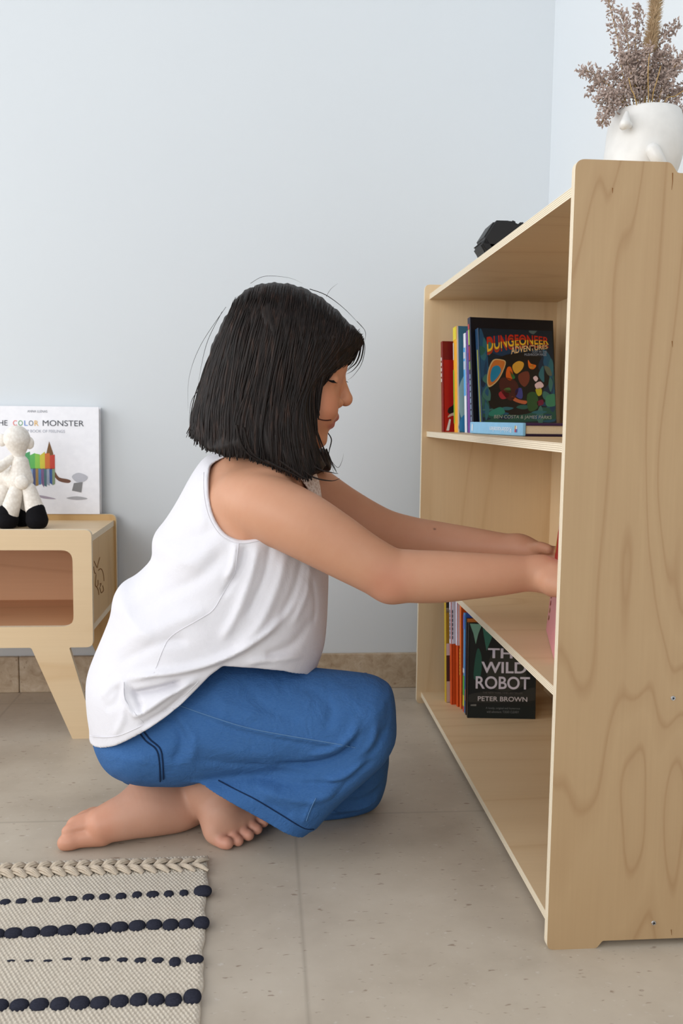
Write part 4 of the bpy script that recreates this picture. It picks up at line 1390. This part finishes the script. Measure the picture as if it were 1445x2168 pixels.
HEM = [(60, 1550, 1.30), (176, 1566, 1.31), (192, 1568, 1.30), (222, 1570, 1.26), (252, 1566, 1.23), (282, 1554, 1.21), (312, 1539, 1.20), (350, 1514, 1.20), (386, 1486, 1.20), (420, 1452, 1.20), (444, 1427, 1.20), (472, 1406, 1.20), (540, 1414, 1.20), (600, 1422, 1.21), (642, 1426, 1.25), (660, 1424, 1.30), (720, 1430, 1.30), (900, 1500, 1.30), (900, 1900, 1.3), (60, 1900, 1.3)]
ARM = [(437, 998), (437, 1040), (443, 1076), (455, 1106), (476, 1131), (506, 1143), (540, 1140), (566, 1130), (600, 1150), (650, 1140), (664, 1075), (650, 1035), (620, 1005), (575, 978), (520, 966), (475, 973), (450, 984)]
blouse = [pillow(None, YM, w_blouse, .125, disp=D_BL, grid=g_bl, k=.01), prism(xz(HEM, 1.2), .8, 1.9, k=.0025, smooth=0),
          prism(xz(ARM, 1.205), .8, YM - .02, k=.004), prism(xz([(p[0] + 14, p[1]) for p in ARM], 1.45), YM + .03, 1.9, k=.004)]

# ---- body (skin)
ARM_N = [(512, 1058, 1.248, 62), (560, 1074, 1.222, 71), (630, 1106, 1.205, 72), (700, 1146, 1.20, 67), (765, 1185, 1.198, 60.5), (822, 1214, 1.198, 58), (870, 1220, 1.198, 57.5), (930, 1221, 1.197, 56.5), (1000, 1219, 1.192, 50.5), (1060, 1217, 1.187, 45), (1115, 1214, 1.182, 39), (1145, 1214, 1.178, 37.5)]
ARM_F = [(650, 1040, 1.44, 62), (720, 1085, 1.452, 58), (800, 1124, 1.455, 52), (860, 1141, 1.455, 50), (930, 1150, 1.445, 46), (1000, 1157, 1.425, 41), (1060, 1161, 1.405, 34), (1100, 1163, 1.39, 30)]
body = [pillow(None, YM, lambda x, z: w_blouse(x, z) - .003, .118, grid=g_to, shrink=.005, k=.02)]
body += ch([(530, 1010, 1.30, 52), (570, 1030, 1.26, 58)], .03)
body += ch([(600, 905, YM, 62), (548, 990, YM, 66)], .02)                       # neck
body += ch(ARM_N, .012) + ch(ARM_F, .012)
body += [ell(at(824, 1245, 1.194), (px2(26, 1.2), .016, px2(26, 1.2)), k=.02)]
# near hand: palm, four fingers behind the book's edge, thumb on its cover
body += ch([(1145, 1214, 1.178, 36), (1172, 1222, 1.165, 36), (1200, 1226, 1.148, 33)], .012)
body += [rcone(at(1172, 1236, 1.15), at(1196, 1245, 1.135), .017, .013, .012)]
pe = PINK_A + PINK_D * .19                       # near edge of the book
hand_x = at(1200, 1226, 1.146)
for i in range(4):
    z = hand_x[2] + .013 - i * .0135
    L = (.92, 1.05, 1.0, .82)[i]
    tilt = math.sin(PINK_L) * (z - PINK_A[2])
    k0 = np.array([hand_x[0] + .004, 1.136, z]); b = PINK_A + PINK_D * .188 + PINK_N * (tilt + .022); b[2] = z
    k1 = b + PINK_D * .014 + PINK_N * .004
    k2 = b - PINK_D * .022 * L + PINK_N * .003
    k3 = b - PINK_D * .042 * L + PINK_N * .001
    body += chain([k0, k1, k2, k3], [.0092, .0085, .0078, .0068], .003)
t0 = at(1178, 1214, 1.155)
tl_ = math.sin(PINK_L) * (t0[2] + .012 - PINK_A[2])
tA = PINK_A + PINK_D * .160 + PINK_N * (tl_ - .012); tA[2] = t0[2] + .003
tB = PINK_A + PINK_D * .130 + PINK_N * (tl_ - .010); tB[2] = t0[2] + .005
body += chain([t0, tA, tB], [.0125, .0098, .0082], .006)
# far hand on the far edge of the book
body += ch([(1096, 1161, 1.392, 30), (1120, 1167, 1.38, 28), (1140, 1173, 1.37, 24)], .01)
hf = at(1141, 1174, 1.368)
for i in range(4):
    z = hf[2] + .008 - i * .0120
    tilt = math.sin(PINK_L) * (z - PINK_A[2])
    b = PINK_A + PINK_N * (tilt + .020); b[2] = z
    L = (.9, 1.05, 1.0, .8)[i]
    body += chain([np.array([hf[0] + .004, hf[1] - .004, z]), b - PINK_D * .014 + PINK_N * .001, b + PINK_D * .016 * L + PINK_N * .003, b + PINK_D * .034 * L], [.0086, .0078, .0072, .0062], .003)
tA = PINK_A + PINK_D * -.026 + PINK_N * (math.sin(PINK_L) * (hf[2] + .02 - PINK_A[2]) - .010); tA[2] = hf[2] + .012
body += chain([at(1122, 1164, 1.376), np.array([hf[0] - .004, 1.352, hf[2] + .013]), tA], [.0115, .0092, .0076], .006)

# head
FACE = [(745, 722), (741, 745), (737, 765), (733, 786), (726, 804), (722, 825), (719, 850), (716, 866), (715.5, 880), (709, 889), (703, 898), (699, 909), (695, 920), (694, 933), (689, 944), (673, 951), (640, 940), (600, 905), (560, 860), (545, 800), (550, 740), (600, 690), (690, 690)]
g_face = outline_sdf(xz(FACE, YM - .02), h=.002)
body += [ell(at(608, 744, YM), (.085, .069, .080), k=.02), pillow(None, YM, .060, .046, grid=g_face, k=.014)]
H = lambda px, py, dy=0.0: at(px, py, YM + dy)
body += [rcone(H(723, 806), H(733, 841), .0058, .0078, .008), ell(H(731, 848), (.0092, .0090, .0085), k=.007)]
for sg in (-1, 1):
    body += [ell(H(713, 853, sg * .0135), (.0098, .0075, .0076), k=.0035), ell(H(699, 803, sg * .043), (.0120, .0085, .0095), k=.005), ell(H(672, 862, sg * .037), (.026, .019, .024), k=.02)]
    body += chain([H(708, 883, sg * .002), H(697, 885, sg * .027), H(676, 886.5, sg * .0485)], [.0060, .0052, .0028], .004) + chain([H(698.5, 898, sg * .002), H(692, 897, sg * .027), H(678, 891, sg * .0480)], [.0062, .0058, .0026], .004)
    body += [dict(chain([H(706, 889, sg * .002), H(693, 890.5, sg * .034), H(674, 887.5, sg * .054)], [.0018, .0018, .0012], .0015)[0], op='s')]
    body += [dict(ell(H(724, 861, sg * .0045), (.0035, .0022, .0020)), op='s', k=.0015)]
    body += [ell(H(545, 838, sg * .0885), (.0085, .0055, .0150), k=.004)]
# legs under the jeans
body += ch([(300, 1560, 1.30, 70), (560, 1530, 1.275, 60), (760, 1510, 1.275, 40)], .02)
body += ch([(760, 1535, 1.275, 36), (600, 1620, 1.285, 36), (470, 1650, 1.315, 38), (440, 1672, 1.325, 42)], .012)
body += ch([(300, 1570, 1.39, 66), (560, 1570, 1.40, 56), (740, 1640, 1.40, 36)], .02)
body += ch([(740, 1660, 1.40, 34), (600, 1685, 1.40, 42), (420, 1672, 1.375, 44), (350, 1668, 1.345, 46)], .012)
# far foot lying on its side, toes pointing away to the left
body += ch([(415, 1700, 1.352, 44), (372, 1706, 1.335, 56), (318, 1712, 1.318, 57), (262, 1730, 1.303, 48), (220, 1745, 1.295, 40)], .016)
body += ch([(330, 1650, 1.34, 44), (318, 1700, 1.325, 52)], .02)
for a in ([(215, 1766, 1.289, 26), (170, 1776, 1.283, 19), (150, 1781, 1.281, 20), (139, 1784, 1.280, 18)], [(205, 1742, 1.292, 20), (166, 1751, 1.287, 13), (150, 1756, 1.286, 13.5), (142, 1760, 1.285, 12)], [(205, 1730, 1.299, 18), (170, 1735, 1.296, 12), (156, 1741, 1.295, 12), (150, 1746, 1.294, 10)],
          [(200, 1727, 1.307, 15), (180, 1727, 1.307, 12), (162, 1737, 1.306, 10)], [(210, 1722, 1.315, 14), (194, 1720, 1.317, 11), (180, 1727, 1.317, 9.5)]):
    body += ch(a, .0035)
# near foot turned outwards, toes towards the camera
body += ch([(440, 1660, 1.325, 44), (455, 1690, 1.318, 46), (468, 1722, 1.305, 44)], .015)
body += ch([(468, 1722, 1.305, 40), (455, 1757, 1.288, 27), (462, 1774, 1.280, 18)], .012)
body += ch([(468, 1720, 1.305, 40), (485, 1746, 1.296, 26)], .012) + ch([(474, 1716, 1.308, 38), (505, 1738, 1.304, 24)], .012) + ch([(474, 1716, 1.308, 34), (522, 1728, 1.312, 20)], .012) + ch([(480, 1710, 1.312, 30), (536, 1722, 1.322, 16)], .012)
TOES = [[(460, 1772, 1.279, 17), (472, 1783, 1.271, 15), (481, 1785, 1.267, 14)], [(484, 1752, 1.290, 14), (496, 1773, 1.279, 13), (504, 1780, 1.274, 12)], [(504, 1744, 1.298, 14), (518, 1763, 1.288, 13), (526, 1768, 1.283, 12.5)],
        [(520, 1734, 1.307, 14), (536, 1750, 1.299, 12.5), (544, 1755, 1.295, 12)], [(534, 1724, 1.318, 13), (550, 1737, 1.313, 12), (558, 1741, 1.310, 11)]]
for a in TOES: body += ch(a, .0025)
fl = dict(fn=lambda P: P[:, 2] - .0004, lo=np.array([-1, 1, -.2]), hi=np.array([1, 2, .001]), k=.003, op='s')
body.append(fl)
me = implicit('body', body, .0021)
n = len(me.vertices)
co = np.zeros(n * 3, np.float32); me.vertices.foreach_get('co', co); co = co.reshape(-1, 3).astype(float)


def near(prims, soft_):
    d = np.full(n, 9.0)
    lo_ = np.min([q['lo'] for q in prims], 0) - .03; hi_ = np.max([q['hi'] for q in prims], 0) + .03
    m = ((co > lo_) & (co < hi_)).all(1)
    if m.any(): d[m] = np.min([q['fn'](co[m]) for q in prims], 0)
    return np.clip(1 - d / soft_, 0, 1)[:, None]


colr = np.tile(np.array([.57, .305, .19]), (n, 1))
mixin = lambda w, c: colr * (1 - w) + np.array(c) * w
colr = mixin(.55 * near([ell(H(690, 850), (.05, .08, .075))], .01), (.66, .30, .155))
colr = mixin(.55 * near([ell(H(672, 858, s * .04), (.020, .016, .018)) for s in (-1, 1)], .018), (.56, .20, .12))
lips = []
for sg in (-1, 1):
    lips += chain([H(710, 884, sg * .002), H(697, 886, sg * .030), H(677, 887, sg * .051)], [.0046, .0040, .0012]) + chain([H(700, 897.5, sg * .002), H(692, 897, sg * .030), H(679, 891, sg * .050)], [.0056, .0054, .0014])
colr = mixin(.95 * near(lips, .003), (.42, .085, .075))
colr = mixin(.55 * near(ch([(824, 1240, 1.16, 22), (826, 1246, 1.16, 22)]), .03), (.52, .22, .14))
colr = mixin(.9 * near([ell(at(924, 1123, 1.405), (.001, .03, .001)), ell(at(731, 1094, 1.41), (.001, .03, .001))], .0012), (.10, .04, .025))
feetm = np.clip((.17 - co[:, 2]) / .05, 0, 1)[:, None] * (co[:, 0] < .02)[:, None]
colr = mixin(.6 * feetm, (.60, .345, .255))
colr = mixin(.5 * near(ch([(200, 1745, 1.285, 40), (130, 1775, 1.27, 40)]), .02), (.56, .25, .15))
colr = mixin(.45 * near([q for a in TOES for q in ch(a[1:])], .006), (.60, .26, .19))
ca = me.color_attributes.new('pigment', 'FLOAT_COLOR', 'POINT')
ca.data.foreach_set('color', np.concatenate([colr, np.ones((n, 1))], 1).astype(np.float32).ravel())
part_world('body', me, person, [MAT['skin']])

def on_surface(prims, pts, Y, off=.0004, y0=1.0, y1=1.42, n=6):
    out = []
    for p in catmull(pts, n):
        q = at(p[0], p[1], Y)
        y = near_y(prims, q[0], q[2], y0, y1, 200)[0]
        if y == y:
            q = at(p[0], p[1], y)
            y2 = near_y(prims, q[0], q[2], y0, y1, 200)[0]
            if y2 == y2: out.append(at(p[0], p[1], y2 - off))
    return np.array(out)


# lashes and mouth
tb = Tubes()
lid = [(686, 799), (692, 804), (699, 807), (706, 807)]
LP = []
for p in catmull(lid, 6):
    q = at(p[0], p[1], YM - .045)
    y = near_y(body, q[0], q[2], YM - .09, YM + .02, 160)[0]
    LP.append(np.array([q[0], (y if y == y else YM - .04) - .0005, q[2]]))
LP = np.array(LP)
tb.add(LP, .0011, 5)
for i in range(0, len(LP), 1):
    a = LP[i]
    tb.add([a, a + np.array([.0022, -.0028, -.0022]), a + np.array([.0046, -.0050, -.0030])], [.0006, .0005, .0001], 4)
part_world('eyelashes', tb.mesh('eyelashes'), person, [MAT['lash']])
tb = Tubes()
for i in range(9):
    a = H(722 + i * .35, 799 + i * .6, .026 + i * .0008)
    b = H(737 - i * .3, 810 - i * .3, .024 + i * .001)
    tb.add([a, (a + b) / 2 + np.array([0, 0, -.0012]), b], [.0009, .0007, .0001], 4)
part_world('eyelashes', tb.mesh('eyelashes'), person, [MAT['lash']])

tb = Tubes()
P = on_surface(body, [(673, 886.5), (680, 888.8), (690, 890), (700, 889)], YM - .03, .0003, 1.2, 1.45)
tb.add(P, np.linspace(.0007, .0010, len(P)), 5)
part_world('mouth_line', tb.mesh('mouth_line'), person, [ink(58, 20, 16)])

# ---- jeans
HIP = [(190, 1548), (203, 1600), (228, 1632), (262, 1650), (300, 1659), (345, 1662), (420, 1656), (500, 1600), (500, 1470), (300, 1450), (215, 1490)]
THIGH = [(215, 1570), (262, 1650), (345, 1662), (440, 1657), (560, 1645), (680, 1642), (760, 1630), (812, 1600), (838, 1560), (841, 1510), (833, 1466), (815, 1450), (790, 1440), (740, 1433), (690, 1428), (650, 1424), (600, 1420), (545, 1413), (510, 1408), (470, 1403), (420, 1420), (300, 1470)]
SHIN = [(380, 1640), (400, 1720), (500, 1790), (600, 1850), (660, 1840), (655, 1770), (672, 1755), (702, 1722), (737, 1688), (792, 1640), (822, 1608), (838, 1560), (800, 1520), (640, 1590), (480, 1620)]
FARL = [(505, 1680), (520, 1640), (700, 1590), (815, 1590), (823, 1640), (812, 1690), (792, 1716), (752, 1731), (700, 1742), (640, 1748), (570, 1748), (512, 1712)]
F_J = [([(500, 1406), (538, 1424), (560, 1452)], 9, 4), ([(548, 1412), (588, 1440), (600, 1470)], 9, -4), ([(630, 1424), (690, 1446), (720, 1470)], 10, 2.5), ([(375, 1492), (440, 1515), (520, 1540), (600, 1556), (700, 1573), (752, 1583)], 4.5, 2.2),
       ([(370, 1504), (440, 1527), (520, 1552), (600, 1568), (700, 1585)], 5, -1.2),
       ([(585, 1624), (640, 1626), (690, 1618), (730, 1596), (762, 1556)], 9, -7), ([(620, 1642), (690, 1646), (745, 1622), (790, 1570), (800, 1525)], 12, 5), ([(650, 1600), (700, 1590), (740, 1560), (760, 1530)], 10, 4), ([(760, 1640), (800, 1590), (812, 1550)], 8, -3),
       ([(400, 1565), (500, 1592), (600, 1605)], 22, 2.5), ([(330, 1500), (384, 1556), (366, 1620)], 12, -3), ([(352, 1500), (410, 1560), (400, 1620)], 12, 2.5), ([(640, 1465), (700, 1500), (690, 1545)], 13, -2.5), ([(700, 1450), (760, 1495), (806, 1500)], 15, 2),
       ([(500, 1440), (560, 1500), (640, 1530)], 13, -2), ([(430, 1450), (470, 1490), (560, 1520)], 12, 2), ([(420, 1610), (500, 1622), (560, 1625)], 10, -2), ([(820, 1470), (828, 1520), (815, 1580)], 9, -2)]
F_S = [([(540, 1672), (640, 1698), (720, 1684)], 13, 4), ([(520, 1656), (620, 1668), (730, 1662)], 9, -4), ([(668, 1690), (652, 1720), (640, 1752)], 4.5, 2), ([(560, 1700), (620, 1730)], 8, -2), ([(700, 1700), (750, 1650), (790, 1615)], 9, -3), ([(690, 1660), (740, 1640), (780, 1600)], 9, 4)]
DJ = strokes([(p, w * .85, a * 1.5) for p, w, a in F_J], 1.20, -.45, .25, -.05, .35)
DS = strokes([(p, w * .85, a * 1.4) for p, w, a in F_S], 1.20, -.45, .25, -.05, .35)
F_F = [([(690, 1690), (760, 1690), (815, 1670)], 7, -4), ([(690, 1712), (760, 1712), (806, 1692)], 6, 4), ([(700, 1730), (760, 1722)], 5, -3), ([(720, 1665), (790, 1665), (820, 1645)], 6, 3)]
DF = strokes(F_F, 1.34, -.45, .25, -.05, .35)
CUFF = [(396, 1640), (440, 1661), (480, 1679), (520, 1699), (560, 1721), (600, 1745), (640, 1768), (656, 1769), (720, 1775), (720, 1900), (300, 1900), (300, 1600)]
g_sh = outline_sdf(xz(SHIN, 1.25))
inner_clip = prism(xz([(p[0] + 22, p[1] - 30) for p in CUFF[:8]] + CUFF[8:], 1.235), 1.0, 1.5, smooth=0)
hol = pillow(None, 1.266, .060, .05, grid=g_sh, shrink=.005)
hollow = dict(fn=lambda P: np.maximum(hol['fn'](P), inner_clip['fn'](P)), lo=np.maximum(hol['lo'], inner_clip['lo']), hi=np.minimum(hol['hi'], inner_clip['hi']), k=.003, op='s')
jeans = [pillow(xz(FARL, 1.375), 1.395, .066, .06, k=.008, disp=DF),
         pillow(None, 1.266, .060, .05, k=.008, disp=DS, grid=g_sh), prism(xz(CUFF, 1.235), 1.0, 1.335, k=.002, smooth=0), hollow,
         pillow(xz(HIP, YM - .03), YM, .136, .095, k=.01), pillow(xz(THIGH, 1.255), 1.276, .078, .080, k=.010, disp=DJ),
         pillow(xz([(p[0], p[1] + 6) for p in THIGH if p[0] < 800], 1.40), 1.41, .070, .08, k=.02), fl]
part_world('jeans', implicit('jeans', jeans, .0024), person, [MAT['denim']])


tb = Tubes()
for pl in ([(292, 1546), (308, 1568), (330, 1586), (337, 1612), (339, 1655)], [(302, 1545), (317, 1565), (338, 1584), (344, 1610), (346, 1650)]):
    P = on_surface(jeans, pl, 1.2)
    if len(P) > 2: tb.add(P, .0011, 5)
for pl in ([(462, 1652), (500, 1672), (540, 1692), (590, 1722), (640, 1752), (664, 1756)],):
    P = on_surface(jeans, pl, 1.22)
    if len(P) > 2: tb.add(P, .0009, 5)
part_world('stitching', tb.mesh('stitching'), person, [MAT['denim_thread']])
tb = Tubes()
for pl in ([(375, 1492), (440, 1515), (520, 1540), (600, 1556), (700, 1573), (752, 1583)], [(668, 1690), (655, 1718), (648, 1738)]):
    P = on_surface(jeans, pl, 1.2, .0002)
    if len(P) > 2: tb.add(P, .0008, 5)
part_world('seam', tb.mesh('seam'), person, [MAT['denim_ridge']])

# ---- blouse
me = implicit('blouse', blouse, .0024)
me.materials.append(MAT['white_cotton']); me.materials.append(MAT['lace_cotton'])
c0_ = at(640, 985, YM); c1_ = at(690, 1085, YM)
npoly = len(me.polygons)
cen = np.zeros(npoly * 3, np.float32); me.polygons.foreach_get('center', cen); cen = cen.reshape(-1, 3)
lace = ((cen[:, 2] > c1_[2]) & (cen[:, 0] > at(634, 1000, 1.25)[0])).astype(np.int32)
me.polygons.foreach_set('material_index', lace)
part_world('blouse', me, person)
tb = Tubes()
for pl in ([(505, 1150), (500, 1190), (495, 1215), (470, 1260), (450, 1292), (420, 1312), (365, 1345), (345, 1375), (326, 1425)], [(190, 1558), (222, 1561), (252, 1557), (282, 1545), (312, 1530), (350, 1505), (386, 1477), (420, 1443)],
           [(431, 1000), (431, 1040), (437, 1078), (449, 1109), (471, 1137), (504, 1150), (542, 1146), (566, 1137)], [(262, 1444), (264, 1480), (285, 1510), (303, 1530)]):
    P = on_surface(blouse, pl, 1.2, .0002)
    if len(P) > 2: tb.add(P, .0007, 5)
part_world('hem_stitch', tb.mesh('hem_stitch'), person, [MAT['white_cotton']])

# ---- hair
HAIR = [(474, 668), (500, 625), (530, 603), (570, 593), (620, 597), (660, 612), (700, 638), (735, 672), (760, 697), (767, 716), (757, 745), (740, 775), (735, 820), (725, 880), (722, 960), (730, 1040), (640, 1080), (520, 1060), (430, 1010), (392, 960), (397, 915), (406, 875), (418, 825), (433, 770), (451, 715)]
OPEN = [(769, 722), (758, 743), (745, 756), (734, 767), (712, 783), (690, 796), (669, 808), (656, 823), (649, 846), (650, 868), (655, 890), (663, 920), (672, 952), (690, 985), (710, 1000), (900, 1000), (900, 720)]
TIPS = [(380, 905), (398, 921), (420, 941), (450, 958), (480, 968), (515, 969), (545, 977), (575, 990), (620, 1004), (652, 1014), (676, 998), (690, 990), (720, 1000), (900, 1000), (900, 1200), (300, 1200), (300, 905)]
zh = at(600, 790, YM)[2]


def w_hair(x, z):
    return .090 + .036 * np.clip((zh - z) / .15, 0, 1)


def strandy(P):
    s = P[:, 0] * 1.0 + .22 * P[:, 2]
    return (.0006 * np.sin(s * 300 + 2.2 * np.sin(P[:, 2] * 14)) + .0005 * np.sin(s * 690 + 1.7 * np.sin(P[:, 2] * 21 + 1)))


g_ha = outline_sdf(xz(HAIR, YM - .03))
hair = [pillow(None, YM, w_hair, .105, grid=g_ha, k=.008), prism(xz(OPEN, 1.27), .9, YM + .13, k=.006, smooth=0), prism(xz(TIPS, 1.25), .9, 1.7, k=.004, smooth=0),
        pillow(xz([(645, 930), (672, 947), (688, 951), (697, 970), (701, 992), (688, 999), (655, 1002), (635, 970)], YM + .06), YM + .065, .022, .02, k=.006)]
part_world('hair', implicit('hair', hair, .0022, strandy), person, [MAT['hair']])
GUIDE = [[(475, 690), (445, 760), (425, 820), (408, 880), (398, 920)], [(500, 622), (470, 720), (445, 800), (430, 880), (430, 948)], [(540, 600), (510, 700), (490, 800), (478, 880), (480, 968)], [(580, 597), (560, 700), (535, 800), (512, 900), (510, 966)],
         [(620, 602), (605, 700), (585, 800), (570, 900), (575, 988)], [(655, 616), (645, 710), (625, 800), (605, 900), (622, 1008)], [(690, 638), (680, 715), (650, 800), (632, 900), (650, 1016)], [(720, 663), (705, 725), (662, 800), (645, 880), (674, 990)],
         [(745, 686), (725, 735), (684, 785), (654, 840), (667, 950)], [(755, 696), (745, 725), (725, 755), (700, 785), (672, 806)], [(764, 706), (762, 725), (755, 745), (747, 757), (735, 768)]]
GUIDE = np.array(GUIDE, float); GUIDE[:, 0] += np.array([1.5, 7.0])
tb = Tubes()
YS = np.linspace(1.10, 1.40, 110)
NS = 640
paths = []
for i in range(NS):
    s = (i + .5) / NS * (len(GUIDE) - 1) * .999
    k = int(s); f = s - k
    G = GUIDE[k] * (1 - f) + GUIDE[k + 1] * f
    G = G + rng.normal(size=(5, 2)) * np.array([[3, 2], [3, 2], [3.5, 2], [4, 3], [4, 3.2]])
    lo_ = rng.uniform(0, .35) if rng.random() < .5 else 0
    C = catmull(G, 5)
    C = C[int(lo_ * len(C)):]
    paths.append(C)
allp = np.concatenate(paths)
W3 = np.array([at(p[0], p[1], 1.255) for p in allp])
yy = near_y(hair, W3[:, 0], W3[:, 2], 1.10, 1.42, 70)
j = 0
for C in paths:
    m = len(C); y = yy[j:j + m]; j += m
    ok = ~np.isnan(y)
    if ok.sum() < 4: continue
    idx = np.arange(m)
    y = np.interp(idx, idx[ok], y[ok])
    y = np.convolve(np.pad(y, 2, mode='edge'), np.ones(5) / 5, 'valid')
    P = np.array([at(p[0], p[1], q_) for p, q_ in zip(C, y)])
    P[:, 1] -= rng.uniform(-.0004, .0022)
    r = rng.uniform(.0007, .0019) * np.clip(np.linspace(1.0, .2, m) * 2.2, 0, 1) * np.clip(np.linspace(.12, 4, m), 0, 1)
    tb.add(P, r, 5)
FREE = [([(560, 975), (592, 990), (622, 1004), (642, 1016)], 1.19, 2.0), ([(590, 975), (620, 996), (640, 1010), (650, 1014)], 1.19, 1.6), ([(640, 965), (672, 992), (700, 1000), (716, 1003)], 1.24, 1.2), ([(630, 985), (662, 1010), (700, 1018), (719, 1013)], 1.23, 1.2),
        ([(668, 905), (683, 945), (700, 980), (714, 1003)], 1.27, 1.1), ([(690, 912), (701, 930), (697, 952), (696, 968), (706, 1000)], 1.34, .9), ([(655, 870), (672, 925), (685, 965), (700, 995)], 1.26, 1.3), ([(650, 860), (660, 910), (676, 965), (690, 992)], 1.26, 1.5),
        ([(500, 900), (510, 940), (530, 965), (560, 980)], 1.205, 2.2), ([(515, 905), (530, 955), (560, 978), (600, 992)], 1.205, 2.0), ([(680, 950), (688, 975), (697, 1000)], 1.39, 1.4), ([(690, 950), (700, 975), (712, 998)], 1.39, 1.3), ([(672, 948), (680, 980), (684, 1003)], 1.36, 1.5),
        ([(762, 706), (769, 730), (763, 762), (748, 783), (733, 792)], 1.33, 1.1), ([(758, 705), (763, 735), (755, 765), (740, 780), (732, 787)], 1.335, 1.3), ([(764, 708), (772, 735), (765, 770), (748, 795), (735, 805)], 1.34, .5), ([(752, 720), (753, 742), (744, 762), (735, 777)], 1.33, 1.4), ([(757, 712), (758, 738), (748, 766), (734, 783)], 1.36, 1.3),
        ([(470, 660), (440, 720), (425, 780), (416, 840)], 1.32, .35), ([(478, 650), (425, 730), (400, 800), (398, 870)], 1.34, .3), ([(425, 820), (405, 850), (400, 900)], 1.33, .5), ([(530, 600), (560, 585), (610, 588), (640, 600)], 1.34, .3), ([(690, 628), (700, 612), (715, 600)], 1.34, .25),
        ([(755, 680), (772, 700), (772, 720), (764, 740)], 1.34, .35), ([(700, 975), (715, 990), (724, 975), (727, 960)], 1.36, .35), ([(655, 612), (690, 625), (730, 655), (768, 695)], 1.33, .6)]
for pl, Y, r in FREE:
    C = catmull(pl, 7)
    tb.add([at(p[0], p[1], Y) for p in C], r * .001 * np.clip(np.linspace(1.5, .15, len(C)), 0, 1), 5)
part_world('hair_strands', tb.mesh('hair_strands'), person, [MAT['hair']])
